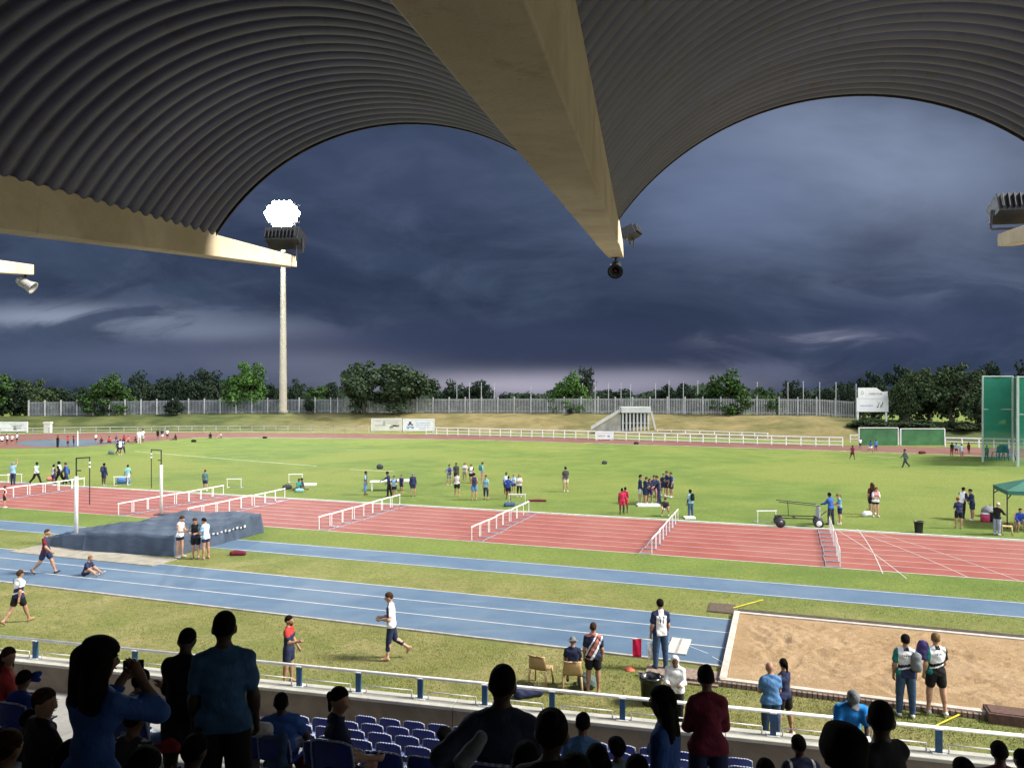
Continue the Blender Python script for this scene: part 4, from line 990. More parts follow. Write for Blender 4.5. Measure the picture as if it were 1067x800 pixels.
def person(label, loc, face, H, pose, skin='tan', top='t:navy', bottom='shorts:black', hair='short:brown', shoe='white', sex='m', vox=.02, group=None, stout=1., top_is_z=None, fingers=True, head=None, cat='person'):
    ps = POSE[pose]; k = H; st = stout
    U0, F0_, R0 = V(0, 0, 1), V(0, 1, 0), V(1, 0, 0)
    l = R_(ps['l']); U = V(0, math.cos(l), 0) * 0 + V(0, math.sin(l), math.cos(l)); F = V(0, math.cos(l), -math.sin(l)); Rr = R0
    fem = sex == 'f'; kid = H < 1.45
    P = V(0, 0, .52 * k)
    hw, sw = (.056, .092) if fem else (.052, .104)
    body = []; add = lambda lst, a, b, ra, rb=None, f=None, sq=1.: lst.append((np.asarray(a, float), np.asarray(b, float), ra * k, (ra if rb is None else rb) * k, f, sq))
    waist = P + U * .095 * k; chest = P + U * .215 * k; sh = P + U * .287 * k
    torso = []
    add(torso, P - Rr * .040 * k * st + U * .01 * k, P + Rr * .040 * k * st + U * .01 * k, (.064 if fem else .058) * st, None, F, .86)
    add(torso, P + U * .02 * k, waist, .066 * st, .058 * st, F, .80)
    add(torso, waist - Rr * .018 * k * st, waist + Rr * .022 * k * st, .053 * st, None, F, .85)
    add(torso, chest - Rr * .040 * k * st, chest + Rr * .040 * k * st, (.056 if fem else .062) * st, None, F, .80)
    add(torso, waist, chest, .060 * st, .066 * st, F, .80)
    add(torso, chest, sh - U * .01 * k, .062 * st, .040, F, .80)
    for s in (-1, 1): add(torso, sh + U * .024 * k + Rr * s * .012 * k, sh - U * .020 * k + Rr * s * (sw - .012) * k, .030 * st, .029 * st)
    if fem:
        for s in (-1, 1): add(torso, chest + Rr * s * .036 * k + F * .036 * k, chest + Rr * s * .038 * k + F * .043 * k - U * .008 * k, .030)
    hy, hp = (head or ps['h']); hy, hp = R_(hy), R_(hp)
    # head frame leans back towards upright
    Uh = V(0, math.sin(l * .45 + hp), math.cos(l * .45 + hp)); Fh = V(0, math.cos(l * .45 + hp), -math.sin(l * .45 + hp))
    Fh = rotv(Fh, (0, 0, 1), -hy); Uh = rotv(Uh, (0, 0, 1), -hy); Rh = np.cross(Fh, Uh)
    nb = sh + U * .012 * k; hs = 1.1 if kid else 1.0
    hc = nb + (U * .4 + Uh * .6) * .105 * k + Fh * .008 * k
    neck = []; add(neck, nb - U * .02 * k, hc - Uh * .03 * k - Fh * .012 * k, .034 if not fem else .029, .029 if not fem else .026)
    hd = []
    add(hd, hc + Uh * .016 * k * hs - Fh * .010 * k, hc + Uh * .024 * k * hs - Fh * .004 * k, .0565 * hs, None, Rh, .84)
    add(hd, hc + Fh * .020 * k * hs - Uh * .012 * k, hc + Fh * .024 * k * hs - Uh * .040 * k * hs, .040 * hs, .024 * hs, Rh, .86)
    add(hd, hc + Fh * .055 * k * hs + Uh * .006 * k, hc + Fh * .066 * k * hs - Uh * .010 * k * hs, .005 * hs, .0085 * hs)       # nose
    for s in (-1, 1): add(hd, hc + Rh * s * .048 * k * hs - Fh * .006 * k + Uh * .004 * k, hc + Rh * s * .050 * k * hs - Fh * .010 * k - Uh * .012 * k, .009 * hs, .006 * hs)
    # legs
    legs = []; foot = []; legj = []
    for s, key in ((-1, 'L'), (1, 'R')):
        th, kn, ab = ps[key]; th, kn, ab = R_(th), R_(kn), R_(ab)
        hip = P + Rr * s * hw * k - V(0, 0, .005 * k)
        td = V(s * math.sin(ab) * (1 if th < 1.2 else 1), math.sin(th) * math.cos(ab), -math.cos(th) * math.cos(ab)); knee = hip + td * .245 * k
        a2 = th - kn; sd = V(s * math.sin(ab) * .35, math.sin(a2), -math.cos(a2)); sd /= np.linalg.norm(sd); ank = knee + sd * .238 * k
        fd = V(s * .12, math.cos(a2), math.sin(a2)); fd /= np.linalg.norm(fd)
        if pose in ('ground', 'floor'): fd = V(s * .12, math.cos(a2 * .4), math.sin(max(a2, 0) * .8)); fd /= np.linalg.norm(fd)
        legj.append((hip, td, knee, sd, ank, fd))
        w = st ** .7
        add(legs, hip, knee, .053 * w * (1.05 if fem else 1), .034 * w); add(legs, knee, ank, .033 * w, .020)
        add(legs, knee + sd * .035 * k - fd * .008 * k, knee + sd * .10 * k - fd * .010 * k, .033 * w, .028 * w)
        dn = sd if pose not in ('ground',) else sd
        add(foot, ank + dn * .026 * k - fd * .022 * k, ank + dn * .030 * k + fd * .085 * k, .021, .016); add(foot, ank, ank + dn * .012 * k + fd * .03 * k, .020, .018)
    # arms
    arms = []; sleeves_u = []; sleeves_f = []; armj = []
    for s, key in ((-1, 'A'), (1, 'B')):
        fl, ab, el, fo = [R_(x) for x in ps[key]]
        S0 = sh + Rr * s * (sw - .004) * k - U * .020 * k
        def d3(ang, out): return Rr * (s * math.sin(out)) + F * (math.sin(ang) * math.cos(out)) - U * (math.cos(ang) * math.cos(out))
        ud = d3(fl, ab); el_p = S0 + ud * .168 * k; f_d = d3(fl + el, fo); wr_p = el_p + f_d * .142 * k
        add(arms, S0, el_p, .030 * st ** .6, .0235); add(arms, el_p, wr_p, .0235, .0155); add(arms, el_p + f_d * .02 * k, el_p + f_d * .06 * k, .025, .022)
        armj.append((S0, ud, el_p, f_d, wr_p))
        hnd = wr_p + f_d * .05 * k; sd_ = np.cross(f_d, Rr * s); sd_ = sd_ / (np.linalg.norm(sd_) + 1e-9)
        add(arms, wr_p + f_d * .008 * k, hnd, .0165, .021, Rr, .7)
    allp = torso + neck + hd + legs + foot + arms
    zmin = min(min(p[0][2] - p[2], p[1][2] - p[3]) for p in allp)
    body_v, body_q = surf(allp, vox, .022 * k)
    body_mi = np.zeros(len(body_q), int)
    mats = [SK(skin), EYE, LIP]
    vlist = body_v.tolist(); qlist = body_q.tolist(); mi = body_mi.tolist()
    def tube_raw(pts, rads, n, m):
        o = len(vlist)
        for i, (p, r) in enumerate(zip(pts, rads)):
            d = pts[min(i + 1, len(pts) - 1)] - pts[max(i - 1, 0)]; d = d / (np.linalg.norm(d) + 1e-9); u = np.cross(d, V(.31, .2, .93)); u /= np.linalg.norm(u); w = np.cross(d, u)
            for j in range(n): t = 2 * math.pi * j / n; vlist.append((p + (u * math.cos(t) + w * math.sin(t)) * r).tolist())
        for i in range(len(pts) - 1):
            for j in range(n): qlist.append([o + i * n + j, o + i * n + (j + 1) % n, o + (i + 1) * n + (j + 1) % n, o + (i + 1) * n + j]); mi.append(m)
        qlist.append([o + (len(pts) - 1) * n + j for j in range(n)]); mi.append(m)
    if fingers:
        for s, (S0, ud, el_p, f_d, wr_p) in zip((-1, 1), armj):
            sidev = Rr * s; pal = np.cross(f_d, sidev); pal /= np.linalg.norm(pal) + 1e-9; across = np.cross(pal, f_d); across /= np.linalg.norm(across) + 1e-9
            spread = pal if abs(f_d @ U0) > .5 else pal
            inward = -sidev
            for q, (o_, ln) in enumerate(((-.016, .036), (-.0055, .042), (.005, .040), (.0145, .031))):
                b0 = wr_p + f_d * .055 * k + pal * o_ * k; c1 = f_d * .85 + inward * .5; c2 = f_d * .4 + inward * .9; c1 /= np.linalg.norm(c1); c2 /= np.linalg.norm(c2)
                b1 = b0 + c1 * ln * .5 * k; b2 = b1 + c2 * ln * .5 * k
                tube_raw([b0 - f_d * .02 * k, b0, b1, b2], [.0052 * k, .0052 * k, .0046 * k, .0036 * k], 6, 0)
            b0 = wr_p + f_d * .022 * k - pal * .017 * k; c1 = f_d * .65 - pal * .6 + inward * .4; c1 /= np.linalg.norm(c1)
            tube_raw([b0, b0 + c1 * .022 * k, b0 + c1 * .03 * k + f_d * .016 * k], [.0068 * k, .0058 * k, .0042 * k], 6, 0)
        if vox < .03:
            for s in (-1, 1):                                     # eyes, brows, mouth
                e = hc + Rh * s * .019 * k * hs + Fh * .0535 * k * hs + Uh * .008 * k * hs
                tube_raw([e - Rh * .007 * k, e, e + Rh * .007 * k], [.001 * k, .0042 * k, .001 * k], 6, 1)
                e2 = e + Uh * .013 * k + Fh * .001 * k; tube_raw([e2 - Rh * .009 * k, e2, e2 + Rh * .009 * k], [.001 * k, .0022 * k, .001 * k], 6, 1)
            e = hc + Fh * .057 * k * hs - Uh * .030 * k * hs; tube_raw([e - Rh * .013 * k, e, e + Rh * .013 * k], [.001 * k, .0034 * k, .001 * k], 6, 2)
    o = link('person', np_mesh('person', np.array(vlist), qlist, mats, mi)); tag(o, label, cat, group)
    sd_ = (hash(label) % 97) if False else (sum(map(ord, label)) % 97)
    # clothes
    kind, col = top.split(':'); cols = col.split(',')
    tp = torso + []
    def sl(frac_u, frac_f):
        out = []
        for s, (S0, ud, el_p, f_d, wr_p) in zip((-1, 1), armj):
            if frac_u > 0: add(out, S0, S0 + ud * .168 * k * frac_u, .031 * st ** .6, .033 if frac_f == 0 else .028)
            if frac_f > 0: add(out, el_p, el_p + f_d * .142 * k * frac_f, .028, .021)
        return out
    if kind in ('t', 'polo', 'dress'): tp = tp + sl(.62, 0)
    if kind in ('s', 'hood', 'cape'): tp = tp + sl(1, .95)
    hem = -.035 if kind in ('t', 's', 'polo') else (-.05 if kind in ('hood', 'cape') else (-.16 if kind == 'dress' else -.03))
    if pose in ('sit', 'sitdown', 'sitlook', 'sitback', 'sitarms', 'elbow', 'ground', 'floor', 'crouch'): hem = -.02
    if kind == 'dress': add(tp, P, P - V(0, 0, .13 * k), .075, .095, F, .8)
    if hem < -.02: add(tp, P - Rr * .046 * k * st, P + Rr * .046 * k * st - U * 0, .066 * st, None, F, .9); add(tp, P - U * .06 * k - Rr * .044 * k * st, P - U * .06 * k + Rr * .044 * k * st, .068 * st, None, F, .95)
    clips = [(P + U * hem * k, -U), (sh + U * .050 * k - F * .01 * k, (U * .93 + F * .37))]
    if not fem and kind != 'v': add(tp, P + U * .02 * k - Rr * .022 * k * st, chest - Rr * .022 * k * st, .058 * st, .060 * st, F, .9); add(tp, P + U * .02 * k + Rr * .022 * k * st, chest + Rr * .022 * k * st, .058 * st, .060 * st, F, .9)
    vv, qq = surf(tp, vox, .022 * k, .0075 * k if vox < .03 else .011 * k, clips, .0055 if vox < .03 else 0, sd_)
    if len(qq):
        cen = (vv[qq].mean(1) - P); tx = cen @ Rr / k; ty = cen @ F / k; tz = cen @ U / k
        mi = np.zeros(len(qq), int); nm = len(cols)
        pat = kind if kind not in ('t', 's', 'v', 'hood', 'polo', 'dress', 'cape') else None
        PT = top_pat.get(label)
        if PT is not None: mi = PT(tx, ty, tz).astype(int) % nm
        elif nm > 1:
            mi = np.where(np.abs(tx) > .085, 1, 0)
            if nm > 2: mi = np.where((tz < .13) & (mi == 0), 2, mi)
        link({'t': 'shirt', 's': 'shirt', 'v': 'vest', 'hood': 'jacket', 'polo': 'shirt', 'dress': 'dress', 'cape': 'jacket'}[kind], np_mesh('shirt', vv, qq, [CM(c) for c in cols], mi), o)
    bk, bc = bottom.split(':')
    bp = []
    add(bp, P - Rr * .040 * k * st + U * .01 * k, P + Rr * .040 * k * st + U * .01 * k, (.065 if fem else .060) * st, None, F, .88)
    add(bp, P + U * .02 * k, P + U * .06 * k, .064 * st, .060 * st, F, .82)
    frac = {'shorts': .58, 'long_shorts': .85, 'trousers': 1, 'leggings': 1, 'brief': .30, 'skirt': .0}[bk]; w = st ** .7; loose = {'trousers': .004, 'shorts': .008, 'long_shorts': .008}.get(bk, 0)
    bclip = [(P + U * .062 * k, U)]
    if bk == 'skirt': add(bp, P, P - V(0, 0, .15 * k), .07, .088, F, .85); bclip.append((P - V(0, 0, .17 * k), V(0, 0, -1)))
    for hip, td, knee, sd, ank, fd in legj:
        if frac > 0: add(bp, hip, hip + td * .245 * k * frac, .054 * w + loose, (.053 - .018 * frac) * w + loose + .004)
        if bk == 'trousers': add(bp, knee, ank - sd * .012 * k, .036 * w + loose, .027 + loose)
        if bk == 'leggings': add(bp, knee, knee + sd * .12 * k, .034 * w, .030 * w); 
    vv, qq = surf(bp, vox, .012 * k, .0055 * k if vox < .03 else .008 * k, bclip, .002 if vox < .03 else 0, sd_ + 3)
    link({'trousers': 'trousers', 'leggings': 'leggings', 'skirt': 'skirt'}.get(bk, 'shorts'), np_mesh('bottoms', vv, qq, [CM(bc)]), o)
    if shoe:
        for (hip, td, knee, sd, ank, fd), s in zip(legj, (-1, 1)):
            sp = []; add(sp, ank + sd * .026 * k - fd * .024 * k, ank + sd * .029 * k + fd * .088 * k, .0235, .018); add(sp, ank + sd * .012 * k - fd * .008 * k, ank + sd * .02 * k + fd * .03 * k, .023, .021)
            vv, qq = surf(sp, max(.012, vox * .8), .01 * k); link('shoe', np_mesh('shoe', vv, qq, [CM(shoe)]), o)
    hk, hcol = hair.split(':'); hr = []
    cran = lambda r: add(hr, hc + Uh * .018 * k * hs - Fh * .012 * k, hc + Uh * .027 * k * hs - Fh * .006 * k, r * hs, None, Rh, .86)
    hclip = []
    if hk in ('short', 'crop', 'pony', 'bun', 'long', 'puffs', 'afro', 'braids', 'big'):
        cran({'crop': .0582, 'afro': .074, 'big': .078}.get(hk, .0615)); hclip = [(hc + Uh * .004 * k - Fh * .002 * k, -(Uh * .80 - Fh * .60)), (hc + Fh * .045 * k * hs + Uh * .02 * k, Fh * .92 - Uh * .3)]
        extra = []
        a2 = lambda *z: extra.append(z)
        back = hc - Fh * .058 * k + Uh * .02 * k
        vv, qq = surf(hr, min(vox, .018), .01, 0, hclip, (.009 if hk in ('afro', 'big') else .003) if hk != 'crop' else 0, sd_); V2 = [vv]; Q2 = [qq]
        ex = []
        if hk == 'pony': add(ex, back, back - Fh * .022 * k - Uh * .01 * k, .020, .020); add(ex, back - Fh * .022 * k - Uh * .01 * k, back - Fh * .022 * k - Uh * .10 * k, .021, .010)
        if hk == 'bun': add(ex, hc - Fh * .050 * k + Uh * .055 * k, hc - Fh * .058 * k + Uh * .062 * k, .030)
        if hk == 'puffs':
            for s in (-1, 1): add(ex, hc + Rh * s * .048 * k + Uh * .018 * k - Fh * .02 * k, hc + Rh * s * .075 * k - Uh * .035 * k - Fh * .025 * k, .045, .034); add(ex, hc + Rh * s * .075 * k - Uh * .035 * k - Fh * .02 * k, hc + Rh * s * .072 * k - Uh * .11 * k - Fh * .01 * k, .032, .02)
        if 'bearded' in label: add(ex, hc + Fh * .030 * k - Uh * .042 * k, hc + Fh * .034 * k - Uh * .046 * k, .024)
        if hk == 'big':
            for s in (-1, -.5, .5, 1): add(ex, hc + Rh * s * .050 * k - Fh * .030 * k + Uh * .02 * k, hc + Rh * s * .066 * k - Fh * .042 * k - Uh * .13 * k, .050, .034)
        if hk in ('long', 'braids'):
            for s in (-1, -.4, .4, 1): add(ex, hc + Rh * s * .040 * k - Fh * .028 * k + Uh * .01 * k, hc + Rh * s * .048 * k - Fh * .040 * k - Uh * (.15 if hk == 'braids' else .12) * k, .030, .020)
        if ex: v3, q3 = surf(ex, min(vox, .018), .02, 0, None, .003, sd_); V2.append(v3); Q2.append(q3 + len(vv))
        link('hair', np_mesh('hair', np.concatenate(V2), np.concatenate(Q2), [HR(hcol)]), o)
    elif hk in ('cap', 'hat', 'hoodup'):
        if hk == 'hoodup': cran(.070); add(hr, hc - Uh * .03 * k - Fh * .01 * k, nb, .055, .06); hclip = [(hc + Fh * .030 * k, Fh)]
        else: cran(.0625); hclip = [(hc + Uh * .016 * k, -Uh)]
        vv, qq = surf(hr, min(vox, .018), .01, 0, hclip); V2 = [vv]; Q2 = [qq]; ex = []
        if hk == 'cap': add(ex, hc + Fh * .045 * k + Uh * .022 * k, hc + Fh * .085 * k + Uh * .012 * k, .040, .034, Uh, .18)
        if hk == 'hat': add(ex, hc + Uh * .020 * k - Fh * .01 * k, hc + Uh * .020 * k + Fh * .01 * k, .088, None, Uh, .10)
        if ex: v3, q3 = surf(ex, min(vox, .012), .005); V2.append(v3); Q2.append(q3 + len(vv))
        link({'cap': 'cap', 'hat': 'hat', 'hoodup': 'hood'}[hk], np_mesh('hat', np.concatenate(V2), np.concatenate(Q2), [CM(hcol)]), o)
    o.rotation_euler = (0, 0, -R_(face))
    z = loc[2] - zmin
    if top_is_z is not None:
        z = top_is_z - (hc + Uh * {'afro': .100, 'big': .103, 'cap': .090, 'bun': .088}.get(hk, .086) * k * hs)[2]
        o['_foot'] = z + zmin
    rz = Matrix.Rotation(-R_(face), 3, 'Z'); 
    off = rz @ Vector((P if pose.startswith('sit') or pose in ('elbow',) else (legj[0][4] + legj[1][4]) / 2 * V(1, 1, 0))) if top_is_z is None else rz @ Vector(hc)
    o.location = (loc[0] - off.x, loc[1] - off.y, z)
    o['_hand'] = 0
    if True:
        J = {'wl': armj[0][4] + armj[0][3] * .05 * k, 'wr': armj[1][4] + armj[1][3] * .05 * k, 'back': chest - F * .11 * k, 'sh': sh}
        WORLD[label] = {q: Vector(o.location) + rz @ Vector(j) for q, j in J.items()}
    del o['_hand']
    return o
R_ = math.radians
WORLD = {}
top_pat = {}
# ------------------------------------------------------------------ who stands where on the field
def stripes(*cols): return cols
LBL = {}
FIELD = [
 # px, feet y, top y, face, pose, skin, top, bottom, hair, shoe, sex, label, group
 # the bend, far left
 (2, 464, 453.5, 150, 'stand', 'tan', 't:white', 'shorts:navy', 'short:black', None, 'm', 'person in white shirt at the left picture edge by the far advert board', 'athletes at the left bend'),
 (7.5, 463, 452.5, 200, 'hold', 'brown', 't:white', 'shorts:black', 'short:black', None, 'm', 'second white-shirted person from the left edge by the far advert board', 'athletes at the left bend'),
 (12.5, 463.5, 453, 170, 'hips', 'tan', 't:offwhite', 'shorts:maroon', 'short:brown', None, 'f', 'third person from the left edge, white shirt and dark red shorts', 'athletes at the left bend'),
 (17.5, 461.5, 451.5, 30, 'stand', 'brown', 't:white', 'shorts:black', 'short:black', None, 'm', 'white-shirted person nearest the end of the far advert board', 'athletes at the left bend'),
 (60, 466.5, 454.3, 20, 'stand', 'brown', 't:black', 'trousers:black', 'short:black', None, 'm', 'person all in black on the blue apron of the far bend', 'athletes at the left bend'),
 (70.5, 465.5, 454.8, 90, 'stand', 'brown', 't:red', 'shorts:black', 'short:black', None, 'm', 'red-shirted person on the blue apron, left of the thin white pole', 'athletes at the left bend'),
 (77, 465.5, 454.5, 240, 'hips', 'dark', 't:maroon', 'shorts:black', 'short:black', None, 'm', 'dark red shirted person right beside the thin white pole', 'athletes at the left bend'),
 (100, 461.5, 452.5, 180, 'stand', 'tan', 't:white', 'shorts:maroon', 'short:brown', None, 'f', 'lone standing person in white shirt left of the sitting row at the bend', 'athletes at the left bend'),
 (104, 462.5, 0, 170, 'floor', 'brown', 't:maroon', 'shorts:black', 'short:black', None, 'm', 'first athlete of the sitting row, dark red shirt, at the far bend', 'athletes sitting at the left bend'),
 (110, 461.5, 0, 200, 'floor', 'tan', 't:offwhite', 'shorts:red', 'short:brown', None, 'f', 'second athlete of the sitting row, pale shirt, at the far bend', 'athletes sitting at the left bend'),
 (114, 462, 0, 150, 'floor', 'dark', 't:red', 'shorts:black', 'short:black', None, 'm', 'third athlete of the sitting row, red shirt, at the far bend', 'athletes sitting at the left bend'),
 (118, 460.5, 0, 190, 'floor', 'tan', 't:purple', 'shorts:navy', 'long:brown', None, 'f', 'fourth athlete of the sitting row, purple shirt, at the far bend', 'athletes sitting at the left bend'),
 (129.5, 463, 454.5, 180, 'stand', 'brown', 't:crimson', 'shorts:black', 'short:black', None, 'm', 'crimson-shirted athlete behind the three people walking off the bend', 'athletes at the left bend'),
 (133, 461, 0, 160, 'floor', 'tan', 't:coral', 'shorts:navy', 'short:brown', None, 'm', 'sitting athlete in coral shirt right of the three walkers', 'athletes sitting at the left bend'),
 (137, 462, 0, 210, 'floor', 'brown', 't:maroon', 'shorts:black', 'short:black', None, 'm', 'sitting athlete in dark red shirt next to the white pair', 'athletes sitting at the left bend'),
 (145, 462.5, 448.5, 160, 'stand', 'tan', 't:white', 'trousers:offwhite', 'short:brown', None, 'm', 'left person of the white-clad pair at the bend', 'athletes at the left bend'),
 (149, 461, 447.5, 200, 'stand2', 'brown', 't:white', 'long_shorts:offwhite', 'short:black', None, 'm', 'right person of the white-clad pair at the bend', 'athletes at the left bend'),
 (122.5, 472.8, 459.5, 20, 'walk', 'brown', 't:navy', 'trousers:black', 'short:black', None, 'm', 'left of three people in dark clothes walking off the bend', 'three walkers in dark clothes'),
 (125.3, 474, 458.3, 340, 'stand', 'tan', 't:white,navy', 'shorts:navy', 'short:brown', 'white', 'm', 'middle of three people walking off the bend, white back', 'three walkers in dark clothes'),
 (127.6, 472.6, 458, 0, 'walk2', 'brown', 't:lightblue,navy', 'trousers:navy', 'short:black', None, 'm', 'right of three people walking off the bend, pale blue back', 'three walkers in dark clothes'),
 (164.5, 457.8, 447.6, 170, 'stand', 'brown', 't:black', 'shorts:black', 'short:black', None, 'm', 'dark-shirted athlete left in the small group on the far track', 'athletes on the far track'),
 (169, 458.6, 447.3, 200, 'hips', 'tan', 't:navy', 'shorts:white', 'short:brown', None, 'm', 'athlete in navy with white shorts in the small group on the far track', 'athletes on the far track'),
 (174.5, 457.5, 447.2, 180, 'stand', 'brown', 't:white', 'shorts:black', 'short:black', None, 'm', 'white-shirted athlete right in the small group on the far track', 'athletes on the far track'),
 (179, 459, 0, 210, 'floor', 'dark', 't:black', 'shorts:black', 'short:black', None, 'm', 'dark athlete sitting at the right of the small far-track group', 'athletes sitting on the far track'),
 (219, 457, 0, 160, 'floor', 'brown', 't:black', 'shorts:navy', 'short:black', None, 'm', 'left of two athletes sitting alone on the far grass edge', 'athletes sitting on the far track'),
 (226.5, 456.6, 0, 200, 'floor', 'tan', 't:offwhite', 'shorts:navy', 'short:black', None, 'm', 'right of two athletes sitting alone on the far grass edge, pale shirt', 'athletes sitting on the far track'),
 # left infield
 (13.4, 505, 482.5, 0, 'up', 'tan', 't:lightblue', 'trousers:navy', 'hat:grey', 'black', 'm', 'person raising one arm on the infield at far left, pale shirt and navy trousers', 'people on the left infield'),
 (37, 504, 481.8, 90, 'walk', 'dark', 's:lightteal,white', 'trousers:black', 'short:black', 'black', 'm', 'person in pale teal top striding right on the left infield', 'people on the left infield'),
 (55.5, 505.5, 485, 30, 'stand', 'brown', 't:offwhite,navy', 'shorts:navy', 'short:black', 'white', 'f', 'white-shirted person with red bag leftmost of the three walkers on the infield', 'people on the left infield'),
 (63, 505, 478.3, 270, 'walk', 'dark', 's:white,black', 'trousers:black', 'short:black', 'black', 'm', 'tall walker with black sleeves and white back between two others on the infield', 'people on the left infield'),
 (70, 504.8, 482.2, 265, 'walk2', 'tan', 's:blue,navy', 'trousers:navy', 'short:brown', 'black', 'm', 'walker in blue jacket and navy trousers heading left on the infield', 'people on the left infield'),
 (108, 506, 483.4, 20, 'stand', 'dark', 's:navy', 'shorts:navy', 'short:black', 'offwhite', 'm', 'person with dark backpack and navy jacket alone on the left infield', 'people on the left infield'),
 (132.8, 504.5, 484.5, 350, 'walk', 'brown', 't:lightteal', 'shorts:offwhite', 'short:black', 'white', 'm', 'person in teal shirt by the blue bag on the left infield', 'people on the left infield'),
 (4.6, 529, 507.5, 60, 'stand', 'tan', 't:white,maroon,red', 'shorts:black', 'short:brown', 'white', 'm', 'athlete in red and white vest on the track at the left picture edge', None),
 (213.8, 511.5, 490.2, 0, 'stand2', 'tan', 't:greygreen,teal', 'shorts:navy', 'short:brown', 'white', 'm', 'lone athlete in grey-green top and navy shorts left of the spare hurdle', None),
 (306, 510.8, 0, 250, 'floor', 'brown', 't:darkgrey', 'shorts:navy', 'short:black', None, 'm', 'person sitting left in the heap of kit on the infield', None),
 (317.5, 511.8, 0, 120, 'floor', 'brown', 't:teal', 'shorts:black', 'short:black', None, 'm', 'person in teal sitting right in the heap of kit on the infield', None),
 # round the white table
 (380.5, 515.5, 491.6, 90, 'stand', 'brown', 't:navy,lightblue', 'leggings:steel', 'short:black', 'black', 'f', 'slim person in navy and pale blue standing left of the white table', 'people round the white table'),
 (406, 517.5, 491.8, 275, 'reach', 'brown', 't:navy', 'trousers:black', 'short:black', 'black', 'm', 'person in navy stretching an arm over the white table', 'people round the white table'),
 (410.8, 517.8, 496, 180, 'arms', 'tan', 't:lightblue,navy', 'shorts:black', 'short:black', None, 'm', 'person in pale blue shirt in front of the white table', 'people round the white table'),
 (418.5, 513.5, 496.5, 200, 'stand', 'tan', 't:navy,royal', 'shorts:navy', 'short:brown', None, 'm', 'person in navy close to the right half of the white table', 'people round the white table'),
 (430.3, 517, 493.3, 350, 'stand', 'tan', 's:navy', 'shorts:navy', 'hat:grey', 'black', 'm', 'person in long navy jacket and grey hat right of the white table', 'people round the white table'),
 # big circle of athletes
 (468, 505.5, 484.4, 150, 'hips', 'tan', 't:navy,steel', 'shorts:grey', 'short:brown', 'white', 'm', 'athlete in navy at the left end of the circle group', 'athletes in the infield circle'),
 (475.3, 503.5, 482.6, 170, 'stand', 'brown', 't:darkgrey', 'shorts:black', 'short:black', None, 'm', 'dark grey shirted athlete behind the barefoot white-topped one', 'athletes in the infield circle'),
 (484.3, 501.5, 482, 180, 'folded', 'tan', 't:offwhite', 'shorts:khaki', 'long:light', None, 'f', 'fair-haired athlete in cream top at the back of the circle group', 'athletes in the infield circle'),
 (491, 503, 484, 185, 'folded', 'tan', 't:white,black', 'shorts:black', 'short:brown', None, 'm', 'athlete with white chest and black sleeves at the back of the circle group', 'athletes in the infield circle'),
 (502.3, 503.5, 482, 90, 'stand', 'tan', 't:teal,lightteal', 'shorts:pink', 'short:brown', 'pink', 'm', 'athlete with teal backpack at the back right of the circle group', 'athletes in the infield circle'),
 (476.2, 517.5, 492.8, 5, 'stand2', 'tan', 'v:offwhite,white', 'shorts:black', 'short:brown', None, 'f', 'barefoot athlete in white top and black shorts, front left of the circle', 'athletes in the infield circle'),
 (494.2, 521.3, 493.5, 350, 'hold', 'tan', 'v:navy,coral', 'shorts:steel', 'short:black', None, 'm', 'athlete in navy vest and bright blue shorts, front of the circle', 'athletes in the infield circle'),
 (506.5, 520.5, 495.5, 200, 'stand', 'tan', 't:lightteal', 'leggings:navy', 'short:black', 'navy', 'f', 'slim athlete in pale teal with dark leggings, front right of the circle', 'athletes in the infield circle'),
 # group behind the spare hurdle
 (527.5, 515.5, 492.6, 170, 'stand', 'brown', 't:white,lightblue', 'shorts:navy', 'short:black', None, 'm', 'person in white left in the group behind the spare hurdle', 'group behind the spare hurdle'),
 (529.6, 520.3, 496.6, 10, 'hips', 'brown', 's:royal', 'shorts:black', 'short:black', 'black', 'm', 'person in royal blue jacket seen from behind at the spare hurdle', 'group behind the spare hurdle'),
 (535.2, 513, 494.6, 185, 'hold', 'tan', 't:lightblue,white', 'shorts:navy', 'short:light', None, 'f', 'pale blue shirted person in the middle of the group behind the spare hurdle', 'group behind the spare hurdle'),
 (541.2, 517.6, 494.5, 190, 'folded', 'tan', 't:white,offwhite', 'leggings:black', 'long:light', 'white', 'f', 'person in white top and black leggings right in the group behind the spare hurdle', 'group behind the spare hurdle'),
 (589.5, 512.3, 487, 340, 'stand', 'tan', 't:darkgrey', 'shorts:cream', 'short:black', 'white', 'm', 'lone person in dark grey shirt and cream shorts in mid field', None),
 (648.2, 536, 509.3, 0, 'stand', 'dark', 't:crimson', 'shorts:crimson', 'crop:black', None, 'm', 'left child of the red-clad pair beside the track', 'children in red'),
 (651.5, 534.2, 508.2, 20, 'stand2', 'dark', 't:crimson', 'shorts:red', 'crop:black', None, 'f', 'right child of the red-clad pair, half hidden behind the other', 'children in red'),
 # navy school group
 (666.5, 524.6, 493.8, 90, 'stand', 'tan', 's:navy', 'shorts:offwhite', 'short:black', 'white', 'm', 'person in navy top and cream shorts at the left of the navy group', 'navy-clad group by the track'),
 (672, 525.5, 497.3, 70, 'hold', 'tan', 't:navy', 'shorts:navy', 'short:brown', 'white', 'm', 'second from left of the navy group, all navy', 'navy-clad group by the track'),
 (676.8, 524.3, 499, 180, 'hips', 'tan', 't:navy', 'shorts:purple', 'long:brown', 'white', 'f', 'long-haired girl with hands on hips in the navy group', 'navy-clad group by the track'),
 (681.2, 523, 496, 170, 'stand2', 'tan', 't:navy,purple', 'shorts:pink', 'short:black', 'white', 'f', 'person with pink shorts in the middle of the navy group', 'navy-clad group by the track'),
